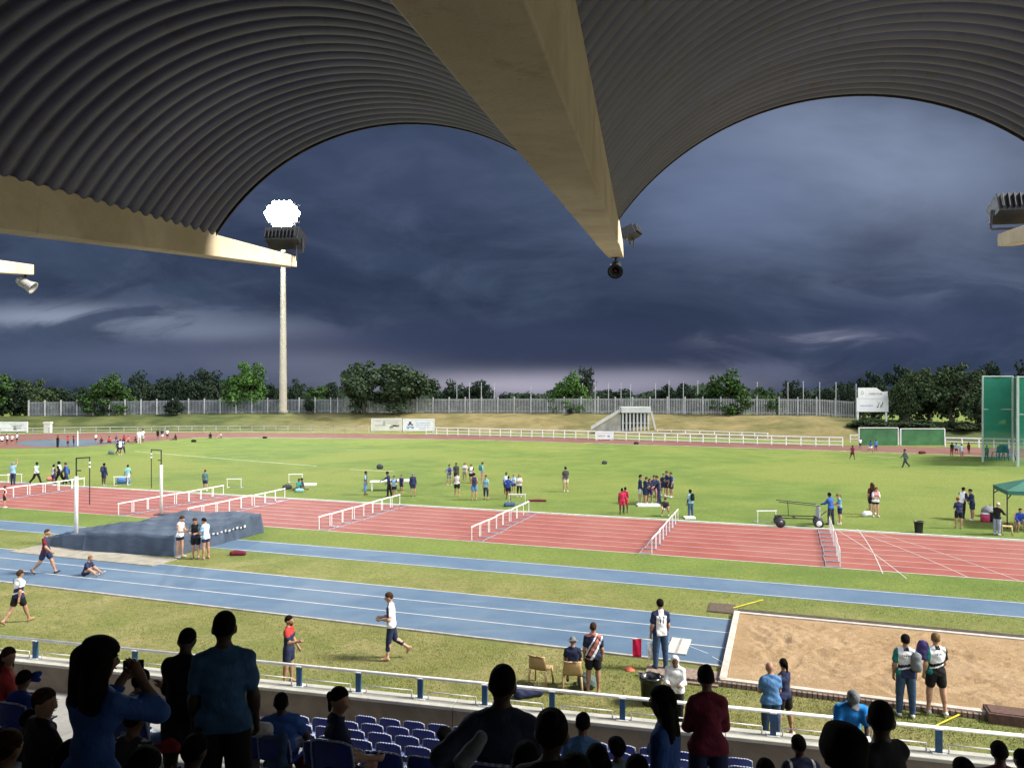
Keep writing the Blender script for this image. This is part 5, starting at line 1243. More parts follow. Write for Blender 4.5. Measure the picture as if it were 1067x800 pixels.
 (687, 525.6, 491.8, 270, 'reach', 'tan', 's:navy', 'trousers:navy', 'short:brown', 'black', 'm', 'tall adult in navy jacket and trousers pointing inside the navy group', 'navy-clad group by the track'),
 (691.2, 516, 494, 200, 'stand', 'tan', 't:navy', 'shorts:navy', 'short:black', 'white', 'm', 'person behind the tall adult at the back of the navy group', 'navy-clad group by the track'),
 (695.3, 517.3, 491.3, 260, 'hips', 'tan', 't:navy', 'shorts:black', 'short:brown', 'white', 'm', 'second from right at the back of the navy group', 'navy-clad group by the track'),
 (699.6, 518.2, 492.6, 250, 'stand', 'tan', 't:navy,royal', 'shorts:navy', 'short:brown', 'white', 'f', 'rightmost person of the navy group', 'navy-clad group by the track'),
 (693.2, 537.5, 0, 190, 'crouch', 'tan', 't:darkgrey', 'shorts:white', 'short:black', 'white', 'm', 'child crouching at the far end of a hurdle row, grey shirt', None),
 (719.8, 538.8, 510.8, 330, 'stand', 'dark', 't:lightteal', 'trousers:denim', 'short:black', 'black', 'm', 'person in pale teal shirt with dark backpack beside the navy group', None),
 (866, 546.5, 514.5, 330, 'arms', 'dark', 's:blue', 'trousers:darkgrey', 'short:black', 'black', 'm', 'person in blue jacket bending over the trolley', None),
 (875.2, 546, 515.2, 280, 'hold', 'light', 't:lightteal,steel', 'shorts:navy', 'pony:light', 'white', 'f', 'fair-haired person in pale teal top beside the trolley', None),
 (909, 535.8, 503.2, 10, 'stand', 'tan', 't:black,maroon', 'shorts:black', 'long:brown', 'white', 'f', 'long-haired girl in dark top standing behind the pink-shirted girl', 'two girls by the white bag'),
 (912.2, 538.3, 508, 180, 'hold', 'light', 't:pink,white,white', 'brief:black', 'long:ginger', 'white', 'f', 'girl with reddish hair in pink and white shirt', 'two girls by the white bag'),
 # right far side
 (888, 479, 463.8, 180, 'walk', 'dark', 't:maroon', 'shorts:maroon', 'short:black', None, 'm', 'runner in dark red on the far grass below the green boards', 'people near the green boards'),
 (896.2, 467.3, 459.8, 180, 'stand', 'brown', 't:white', 'shorts:black', 'short:black', None, 'm', 'person in white shirt on the far track left of the green boards pair', 'people near the green boards'),
 (906.8, 471, 459, 170, 'walk', 'brown', 't:royal', 'shorts:white', 'short:black', None, 'm', 'left person of the blue-shirted pair on the far track', 'people near the green boards'),
 (912.6, 470, 458.3, 190, 'stand', 'brown', 't:steel', 'shorts:royal', 'short:black', None, 'm', 'right person of the blue-shirted pair on the far track', 'people near the green boards'),
 (944, 487, 468, 270, 'walk', 'brown', 's:greygreen', 'trousers:darkgrey', 'short:black', 'black', 'm', 'person in grey-green walking left across the far grass', None),
 (955.3, 463.8, 455.8, 0, 'stand', 'brown', 't:lightblue', 'shorts:navy', 'short:black', None, 'm', 'person in pale blue in front of the right green board', 'people near the green boards'),
 (991.7, 475.3, 461.3, 170, 'stand', 'brown', 't:black', 'shorts:red', 'short:black', None, 'm', 'dark-shirted person left in the group beside the hammer cage', 'group beside the hammer cage'),
 (996.4, 473.5, 462, 200, 'hips', 'brown', 't:lightblue', 'shorts:navy', 'short:black', None, 'm', 'pale blue person second in the group beside the hammer cage', 'group beside the hammer cage'),
 (1002.3, 478, 463, 350, 'stand', 'tan', 't:white,lightblue', 'shorts:pink', 'short:brown', None, 'm', 'white-shirted person nearest in the group beside the hammer cage', 'group beside the hammer cage'),
 (1009.6, 473, 461.3, 250, 'stand', 'dark', 't:maroon', 'shorts:maroon', 'short:black', None, 'm', 'dark red person at the right of the group beside the hammer cage', 'group beside the hammer cage'),
 (1028, 478.5, 464.5, 180, 'stand', 'brown', 't:greygreen', 'trousers:darkgrey', 'short:black', None, 'm', 'person in grey-green behind the hammer cage net', None),
 (999, 550.6, 519.5, 5, 'hold', 'tan', 't:navy', 'shorts:black', 'short:ginger', None, 'f', 'red-haired athlete in navy with hands behind back, nearest of the trio', 'navy trio on the right infield'),
 (1002.3, 540.5, 509.2, 60, 'reach', 'tan', 't:white,navy', 'trousers:black', 'short:black', 'black', 'm', 'athlete in white and navy at the back of the trio', 'navy trio on the right infield'),
 (1013.2, 541.8, 510.7, 280, 'hold', 'tan', 's:navy', 'shorts:navy', 'short:black', 'white', 'm', 'athlete in navy jacket and shorts at the right of the trio', 'navy trio on the right infield'),
 (1038.8, 557.3, 525.3, 60, 'arms', 'tan', 's:black', 'trousers:palejean', 'cap:offwhite', 'white', 'm', 'person in dark top, pale jeans and white cap at the gazebo chair', None),
 (1062.5, 553, 0, 200, 'sit', 'tan', 's:royal', 'shorts:grey', 'short:black', None, 'm', 'person in blue jacket sitting under the green gazebo', None),
 # near runway and grass
 (46, 598, 551, 90, 'walk', 'tan', 't:dusk,maroon', 'shorts:navy', 'crop:brown', 'darkgrey', 'm', 'man in dark navy shirt walking right on the blue runway', None),
 (103, 600, 0, 95, 'ground', 'tan', 't:navy', 'shorts:navy', 'short:light', 'offwhite', 'm', 'boy sitting on the blue runway hugging his knees', None),
 (17, 650, 596, 20, 'walk2', 'tan', 't:white,greygreen,navy', 'shorts:black', 'short:brown', None, 'm', 'boy with white-backed shirt walking on the grass at left edge', None),
 (187.3, 580.8, 536, 100, 'hold', 'light', 'v:white', 'brief:navy', 'short:brown', 'white', 'm', 'tall boy in white vest left of the trio before the tarpaulin', 'trio before the tarpaulin'),
 (204, 582, 540.3, 180, 'hold', 'tan', 't:black,greygreen,navy', 'shorts:black', 'short:brown', 'greygreen', 'm', 'boy in dark shirt facing the stand in the trio before the tarpaulin', 'trio before the tarpaulin'),
 (214.6, 582.5, 540.8, 290, 'hold', 'tan', 't:white,lightblue', 'brief:navy', 'short:black', None, 'm', 'boy in white shirt with pale blue back right of the trio', 'trio before the tarpaulin'),
 (300, 713, 643.5, 95, 'gest', 'tan', 't:red,navy', 'shorts:navy', 'short:black', None, 'm', 'bearded man in red-shouldered navy shirt gesturing behind the guard rail', None),
 (414.5, 686.8, 618, 268, 'step', 'light', 't:white,purple', 'leggings:navy', 'short:brown', None, 'm', 'barefoot boy in white and purple shirt stepping left on the grass', None),
 (618.2, 722.3, 651, 5, 'stand', 'tan', 't:navy,coral,white', 'shorts:black', 'crop:brown', None, 'm', 'man in navy shirt with coral and white diagonal stripes beside the chairs', None),
 (688.5, 697.5, 622, 350, 'stand', 'tan', 't:navy,white', 'trousers:denim', 'short:black', 'navy', 'm', 'official in jeans and white-backed navy shirt with flags on the runway', None),
 (944, 746.8, 664.3, 15, 'stand', 'tan', 't:white,teal,navy', 'trousers:denim', 'short:black', 'white', 'm', 'boy in jeans with teal-sleeved shirt and grey backpack by the sand pit', None),
 (976.2, 745, 664, 0, 'stand2', 'light', 't:white,teal,black', 'shorts:black', 'short:light', 'white', 'm', 'boy in black shorts with teal-sleeved shirt by the sand pit', None),
]
def pt(f): return f
def P_white_back(tx, ty, tz): return np.where((tz > .13 + .25 * tx) & (np.abs(tx) < .10), 0, np.where((tx < -.085), 1, np.where((tz > .105 + .25 * tx) & (tz < .13 + .25 * tx), 0, 2)))
for r in FIELD:
    lb = r[11]
    if 'teal-sleeved' in lb:
        top_pat[lb] = lambda tx, ty, tz: np.where((tz > .285) & (np.abs(tx) < .03), 2, np.where(tx < -.09, 1, np.where((tz > .13 + .22 * tx) & (tx < .105), np.where((np.abs(tz - .235) < .009) & (np.abs(tx) < .05) & (ty < 0) & (np.sin(tx * 420) > -.2), 2, 0), np.where(np.abs(tz - (.085 + .3 * tx)) < .010, 0, np.where((tx < -.07) & (tz < .08), 1, 2)))))
    if 'white-backed shirt walking' in lb:
        top_pat[lb] = lambda tx, ty, tz: np.where(tx < -.085, 1, np.where(tz > .15 + .3 * tx, 0, np.where(np.abs(tz - (.06 + .3 * tx)) < .012, 0, 2)))
    if 'red-shouldered' in lb:
        top_pat[lb] = lambda tx, ty, tz: np.where(tz > .20 + .2 * ty, 0, 1)
    if 'diagonal stripes' in lb:
        def dg(tx, ty, tz):
            q = tz - 1.5 * tx - 4.5 * tx * tx * np.sign(tx)
            return np.where(ty > .04, 0, np.where((q > -.02) & (q < .05), 2, np.where((q > .075) & (q < .17), 1, np.where((q > .21) & (q < .25), 2, np.where(tz > .295, 1, 0)))))
        top_pat[lb] = dg
    if 'official' in lb:
        top_pat[lb] = lambda tx, ty, tz: np.where((np.abs(tx) < .078 - .04 * (tz > .25)) & (ty < .045), np.where((np.abs(np.abs(tx) - .022 - .12 * (tz - .17)) < .007) & (tz > .13) & (tz < .25), 0, 1), 0)
    if 'stepping left' in lb:
        top_pat[lb] = lambda tx, ty, tz: np.where(ty > .012, np.where(tz < .06, 0, 1), 0)
FIELDOBJ = {}
for px, fy, ty, face, pose, skin, top, bot, hair, shoe, sex, lab, grp in FIELD:
    g = G(px, fy); d = g.y
    H = min(1.93, max(1.32, (fy - ty) * math.hypot(d, g.x * .35) / FPX)) if ty else 1.6
    vx = .017 if d < 30 else (.022 if d < 62 else .036)
    FIELDOBJ[lab] = person(lab, (g.x, g.y, 0.012 if pose != 'sit' else .0), face, H, pose, skin, top, bot, hair, shoe, sex, vx, grp, fingers=d < 70)

# a beard for the gesturing man
# ---- partly hidden people right behind the guard rail: placed by head height and distance
def behind(px, ty, H, face, pose, lab, **kw):
    d = FPX * (HC - H) / (ty - HY); p = AT(px, ty, d)
    return person(lab, (p.x, p.y, .0), face, H, pose, vox=.016, **kw)
behind(703.5, 682.5, 1.66, 195, 'hold', 'person in white hooded rain jacket standing on the grass by the bin', skin='brown', top='hood:white', bottom='trousers:black', hair='hoodup:white', shoe='black', stout=1.12)
behind(803.5, 692.5, 1.74, 0, 'hold', 'bald man in light blue t-shirt and jeans behind the guard rail', skin='tan', top='t:steel', bottom='trousers:denim', hair='none:black', shoe='black', stout=1.16)
behind(818, 688.5, 1.72, 330, 'stand2', 'girl with dark ponytail and navy vest beside the bald man', skin='tan', top='v:navy,purple', bottom='shorts:black', hair='pony:black', shoe='white', sex='f')
# chairs on the grass
CHB = M('beige plastic', (.40, .27, .13), .45, .12, 5.)
def plastic_chair(px, py, face, lab):
    g = G(px, py); t = thing('plastic_chair', lab, 'chair', g, -R_(face), 'beige plastic chairs on the grass', (1.08, 1.08, 1.08))
    mb = MB(); n = 9; prof = [(.24, .43), (.1, .42), (-.12, .42), (-.20, .44), (-.235, .52), (-.26, .66), (-.285, .80)]; vs = []
    for y, z in prof:
        for i in range(n + 1):
            u = -1 + 2 * i / n; vs.append((u * (.235 - .02 * (z > .6)), y + .03 * u * u * (z > .5), z + .012 * u * u))
    mb.add(vs, [(k * (n + 1) + i, k * (n + 1) + i + 1, (k + 1) * (n + 1) + i + 1, (k + 1) * (n + 1) + i) for k in range(len(prof) - 1) for i in range(n)])
    o = mb.build('shell', CHB, t, True); s = o.modifiers.new('thick', 'SOLIDIFY'); s.thickness = .014
    for x in (-.21, .21):
        for y in (-.2, .2): mb = MB(); mb.tube((x * 1.15, y * 1.15, 0), (x, y, .42), .026, .030, 8); mb.build('leg', CHB, t, True)
    mb = MB(); mb.path([(-.225, -.29, .80), (0, -.30, .81), (.225, -.29, .80)], .014, 6); mb.build('top_rim', CHB, t, True)
    return t
plastic_chair(563.5, 713.5, 25, 'empty beige plastic chair on the grass, left of the occupied one')
g = G(596.5, 719.5); plastic_chair(596.5, 719.5, 5, 'beige plastic chair occupied by the person in a grey bucket hat')
person('person in grey bucket hat and navy shirt seated on a beige plastic chair', (g.x + .01, g.y + .06, .07), 5, 1.62, 'sit', 'tan', 't:navy', 'shorts:black', 'hat:grey', 'black', 'm', .016)
def blob(name, label, cat, loc, parts, mat, extra=None, vox=.02, rz=0., blend=.05, parent=None):
    pr = [(np.array(a, float), np.array(b, float), ra, rb, None, 1.) for a, b, ra, rb in parts]
    v, q = surf(pr, vox, blend, 0, [(V(0, 0, .0), V(0, 0, -1))], .006, len(label))
    o = link(name, np_mesh(name, v, q, [mat]), parent); o.location = loc; o.rotation_euler = (0, 0, rz)
    if label: tag(o, label, cat)
    return o
def bag(px, py, label, col, L=.5, h=.28, name='sports_bag', rz=.3, handle=True):
    g = G(px, py); o = blob(name, label, 'bag', g, [((-L / 2, 0, h * .45), (L / 2, 0, h * .45), h * .55, h * .5), ((-L * .2, .03, h * .6), (L * .25, .02, h * .55), h * .5, h * .42)], CM(col), rz=rz)
    if handle:
        m = MB(); pts = [(-L * .3 + L * .6 * i / 8, -.03, h * .9 + .16 * math.sin(math.pi * i / 8)) for i in range(9)]; m.path(pts, .012, 6); m.build('strap', CM('black'), o, True)
    return o
bag(551, 726, 'navy sports bag on the grass below the empty beige chair', 'navy', .55, .26)
bag(612, 717, 'grey-green carrier bag standing between chair and striped man', 'greygreen', .12, .38, 'carrier_bag', .1)
bag(903.5, 537.5, 'white bag on the grass beside the two girls', 'white', .35, .3, 'carrier_bag')
bag(53.5, 500.5, 'red and white bag at the feet of the infield walkers', 'coral', .4, .32)
bag(129, 503.5, 'blue bag on the grass left of the teal-shirted person', 'steel', .5, .55, 'sports_bag')
bag(531, 527.5, 'blue-grey bag under the spare hurdle end', 'denim', .5, .28)
bag(560, 522.5, 'low red-brown kit bundle on the grass right of the spare hurdle', 'maroon', 1.1, .16, 'kit_bundle', .0, False)
bag(312, 512.5, 'pale bag in the middle of the heap of kit', 'lightteal', .4, .28)
bag(299.5, 509.5, 'dark bag at the left end of the heap of kit', 'darkgrey', .4, .35)
bag(248, 578.5, 'dark red bag lying on the grass right of the tarpaulin', 'maroon', .55, .22, 'sports_bag', .1, False)
bag(202, 460.5, 'dark bag on the far grass right of the sitting athlete', 'black', .4, .35, 'sports_bag', 0, False)
bag(276, 456.7, 'small dark kit bag on the far track edge', 'black', .4, .3, 'sports_bag', 0, False)
bag(663, 463, 'small dark kit bag below the tunnel entrance', 'black', .35, .35, 'sports_bag', 0, False)
bag(630, 483.5, 'small dark bag alone in mid field', 'darkgrey', .2, .35, 'sports_bag', 0, False)
bag(396, 488.5, 'small dark bag alone on the field above the white table', 'darkgrey', .2, .45, 'sports_bag', 0, False)
bag(116, 473, 'dark green bag beside the three walkers', 'greygreen', .25, .45, 'sports_bag', 0, False)
bag(961, 472.8, 'small dark red bag on the far grass below the right green board', 'maroon', .5, .35, 'sports_bag', 0, False)
for lab, col in (('person with dark backpack and navy jacket alone on the left infield', 'navy'), ('person in pale teal shirt with dark backpack beside the navy group', 'black'), ('athlete with teal backpack at the back right of the circle group', 'teal'), ('boy in jeans with teal-sleeved shirt and grey backpack by the sand pit', 'grey')):
    w = WORLD[lab]['back']; big = 'grey backpack' in lab
    dx = Vector((.22, .02, -.10)) if big else Vector((0, 0, -.02))
    nm = blob('backpack', {'navy': 'navy backpack worn by the jacketed person on the left infield', 'black': 'black backpack worn by the teal-shirted person', 'teal': 'teal backpack worn at the back of the circle group', 'grey': 'grey backpack hanging off the shoulder of the boy in jeans'}[col], 'backpack', w + dx - Vector((0, 0, .2)),
         [((0, 0, .1), (0, 0, .34), .13, .11), ((0, -.05, .1), (0, -.05, .2), .10, .08)], CM(col))
w = WORLD['boy in black shorts with teal-sleeved shirt by the sand pit']['back']
blob('backpack', 'purple backpack carried on the front between the two boys by the sand pit', 'backpack', w + Vector((-.30, .28, -.12)), [((0, 0, .08), (.02, 0, .32), .15, .13)], CM('purple'))
# flags
off = 'official in jeans and white-backed navy shirt with flags on the runway'
hw_ = WORLD[off]['wl']
def flag(label, col, a, b, w, h, drop):
    a, b = Vector(a), Vector(b); t = thing('flag', label, 'flag', a); m = MB(); m.tube((0, 0, 0), b - a, .010); m.build('stick', PAINTW, t)
    d = (b - a).normalized(); side = Vector((0, 0, -1)) if abs(d.z) < .7 else Vector((-1, 0, 0)); n = 8; vs = []
    for j in range(n + 1):
        for i in range(n + 1):
            u, v = i / n, j / n; p = (b - a) - d * (w * (1 - u)) + side * (h * v) + Vector((0, .025 * math.sin(u * 7 + v * 3), 0)); vs.append(p)
    m = MB(); m.add(vs, [(j * (n + 1) + i, j * (n + 1) + i + 1, (j + 1) * (n + 1) + i + 1, (j + 1) * (n + 1) + i) for j in range(n) for i in range(n)])
    o = m.build('cloth', CM(col), t, True); s = o.modifiers.new('thick', 'SOLIDIFY'); s.thickness = .004
PAL['flagred'] = (.50, .012, .055)
flag('bright pinkish red flag held out to the left by the official', 'flagred', hw_ + Vector((-.02, -.03, -.02)), hw_ + Vector((-.52, -.12, .0)), .26, .52, 0)
flag('white flag hanging down from the hand of the official', 'white', hw_ + Vector((.03, -.06, .02)), hw_ + Vector((.07, -.05, -.62)), .5, .14, 0)
# bins
def bin_(px, py, r, h, label, liner):
    g = G(px, py); t = thing('waste_bin', label, 'bin', g); m = MB(); m.lathe([(r * .80, 0), (r * .82, .02), (r, h), (r * 1.07, h), (r * 1.07, h + .03), (r * .95, h + .03), (r * .9, h * .8), (.0, h * .78)], n=22); m.build('tub', M('black bin plastic', (.018, .02, .02), .45, .2, 6.), t, True)
    if liner:
        m = MB(); n = 22; vs = []
        for k, (rr, z) in enumerate(((.97, h - .10), (1.10, h + .0), (1.10, h + .045), (.93, h + .045), (.85, h - .2))):
            for i in range(n): a = 2 * math.pi * i / n; q = r * rr * (1 + .035 * math.sin(i * 2.6 + k)); vs.append((q * math.cos(a), q * math.sin(a), z + .02 * math.sin(i * 1.9 + k * 2)))
        m.add(vs, [(k * n + i, k * n + (i + 1) % n, (k + 1) * n + (i + 1) % n, (k + 1) * n + i) for k in range(4) for i in range(n)]); m.build('liner', M('black bin liner', (.012, .013, .015), .25, .2, 9.), t, True)
bin_(678, 733, .27, .66, 'dark bin with plastic liner beside the person in white', True)
bin_(957.3, 555.2, .24, .62, 'small black bin on the infield right of the girls', False)
g = G(656, 697.5); m = MB(); m.lathe([(.17, 0), (.17, .012), (.09, .05), (.05, .085), (.03, .085)], n=20); t = solo('marker_disc', m, M('orange red rubber', (.38, .075, .03), .6), 'orange-red marker disc lying on the grass left of the bin', 'marker', smooth=True); t.location = g
# white table, boards
g = G(407, 513); t = thing('trestle_table', 'long white table in the left middle of the infield', 'table', (g.x, g.y + 1.3, 0), .04)
m = MB(); m.box(-1.75, .1, -.4, .4, .66, .72); m.build('table_top', HW, t); m = MB(); m.box(-.65, 1.55, -.75, .05, .76, .84); m.build('table_top', HW, t)
for x in (-1.6, -.3, 1.4):
    m = MB(); m.box(x - .03, x + .03, -.35, -.29, 0, .68); m.box(x - .03, x + .03, -.03, .03, 0, .68); m.build('leg', HW, t)
def lowboard(px0, px1, y, label, h=.12, dpt=.35):
    a, b = G(px0, y), G(px1, y); m = MB(); c = (a + b) / 2; m.obox((c.x, c.y, h / 2), (b - a) / 2, Vector((0, dpt, 0)), (0, 0, h / 2)); solo('low_bench', m, HW, label, 'bench', bevel=.01)
lowboard(664, 687, 527, 'low white board on the grass before the navy group'); lowboard(713, 724, 539.8, 'low white board under the teal-shirted person', .1, .3); lowboard(310, 329, 505.3, 'low white board behind the heap of kit')
# thin pole at the bend
g = G(81, 464.5); m = MB(); m.tube((0, 0, 0), (0, 0, 2.0), .06); o = solo('marker_pole', m, PAINTW, 'thin white pole on the blue apron of the far bend', 'pole'); o.location = g
g = G(50, 451); m = MB(); m.box(-.6, .6, -.3, .3, 0, 1.6); m.box(-.7, .7, -.35, .35, 1.6, 1.9); o = solo('white_box', m, SIGNB, 'small pale hut box behind the rail of the far bend', 'box', bevel=.05); o.location = g
# hurdle trolley
g = G(846, 548.8); t = thing('hurdle_trolley', 'dark flat hurdle trolley with four wheels and long rails', 'trolley', g, -.12)
m = MB()
for y in (-.45, .45): m.box(-2.0, .35, y - .025, y + .025, .52, .57)
for x in (-1.9, -1, .2): m.box(x - .025, x + .025, -.425, .425, .52, .568)
m.build('frame', STEELK, t)
m = MB()
for y in (-.4, .4): m.path([(-1.9, y, 1.45), (.35, y, 1.25)], .022); m.path([(-1.2, y, .57), (-1.25, y, 1.4)], .02) if y > 0 else None
m.build('upper_rail', STEELK, t)
m = MB(); m.box(.3, .36, -.4, .4, .55, 1.2); m.build('end_plate', M('pale trolley plate', (.36, .38, .42), .5), t)
for x, y in ((-1.85, -.5), (-1.75, .5), (.25, -.5), (.45, .5)):
    m = MB(); m.lathe([(.16, -.05), (.27, -.05), (.28, -.02), (.28, .02), (.27, .05), (.16, .05)], (x, y, .285), (0, 1, 0), 18); w = m.build('wheel', BLK, t, True)
    m = MB(); m.lathe([(.15, -.055), (.15, .055)], (x, y, .285), (0, 1, 0), 14); m.build('rim', PAINTW if x > 0 else ALU, w, True)
m = MB(); m.path([(.3, 0, .5), (.75, -.2, .95)], .025); m.build('handle', STEELK, t)
# gazebo and things under it
GZ = M('green gazebo cloth', (.022, .105, .075), .75, .15, 2.)
c = G(1073, 548); t = thing('gazebo', 'green pop-up gazebo with dark legs at right edge', 'gazebo', c, -.34)
m = MB(); e = 1.5; he = 2.15; ht = 2.75
m.add([(-e, -e, he), (e, -e, he), (e, e, he), (-e, e, he), (0, 0, ht), (-e, -e, he - .22), (e, -e, he - .22), (e, e, he - .22), (-e, e, he - .22)], [(0, 1, 4), (1, 2, 4), (2, 3, 4), (3, 0, 4), (5, 6, 1, 0), (6, 7, 2, 1), (7, 8, 3, 2), (8, 5, 0, 3)])
o = m.build('canopy', GZ, t); s = o.modifiers.new('thick', 'SOLIDIFY'); s.thickness = .01
for x, y in ((-e, -e), (e, -e), (e, e), (-e, e)):
    m = MB(); m.tube((x * .98, y * .98, 0), (x * .98, y * .98, he - .03), .035); m.tube((x * .98, y * .98, he - .5), (x * .6, y * .6, he + .1), .03); m.build('leg', STEELK, t)
g = G(1049, 557); plastic_chair(1049, 557, 120, 'cream plastic chair in front of the green gazebo')['group'] = 'chairs under the gazebo'
g = G(1062.5, 553); plastic_chair(1063, 552.6, 200, 'plastic chair carrying the blue-jacketed person under the gazebo')['group'] = 'chairs under the gazebo'
g = G(1026.5, 543.5); m = MB(); m.lathe([(.22, 0), (.25, .05), (.25, .42), (.22, .47), (.0, .47)], n=18); o = solo('cooler', m, M('crimson cooler', (.32, .02, .07), .5), 'round crimson drinks cooler on the grass left of the gazebo', 'cooler', smooth=True); o.location = g
m = MB(); m.lathe([(.0, .475), (.235, .475), (.2, .53), (0, .53)], n=18); m.build('lid', HW, o, True)
bag(1033, 543, 'black bag beside the crimson cooler', 'black', .3, .5); bag(1031, 537.5, 'pale grey bag behind the crimson cooler', 'grey', .4, .6)
# stacked blue chairs behind the cage
for i, (px, py) in enumerate(((1040, 479), (1046, 477.5), (1051, 479.5), (1055, 477))):
    c_ = plastic_chair(px, py, 40 * i, ('leftmost', 'second', 'third', 'rightmost')[i] + ' blue chair seen through the hammer cage net'); c_['group'] = 'blue chairs behind the cage net'; c_.scale = (1.9, 1.9, 1.9)
    for k in COL.objects:
        if k.parent == c_:
            k.material_slots[0].link = 'OBJECT'; k.material_slots[0].material = M('blue chair plastic', (.03, .12, .25), .5)
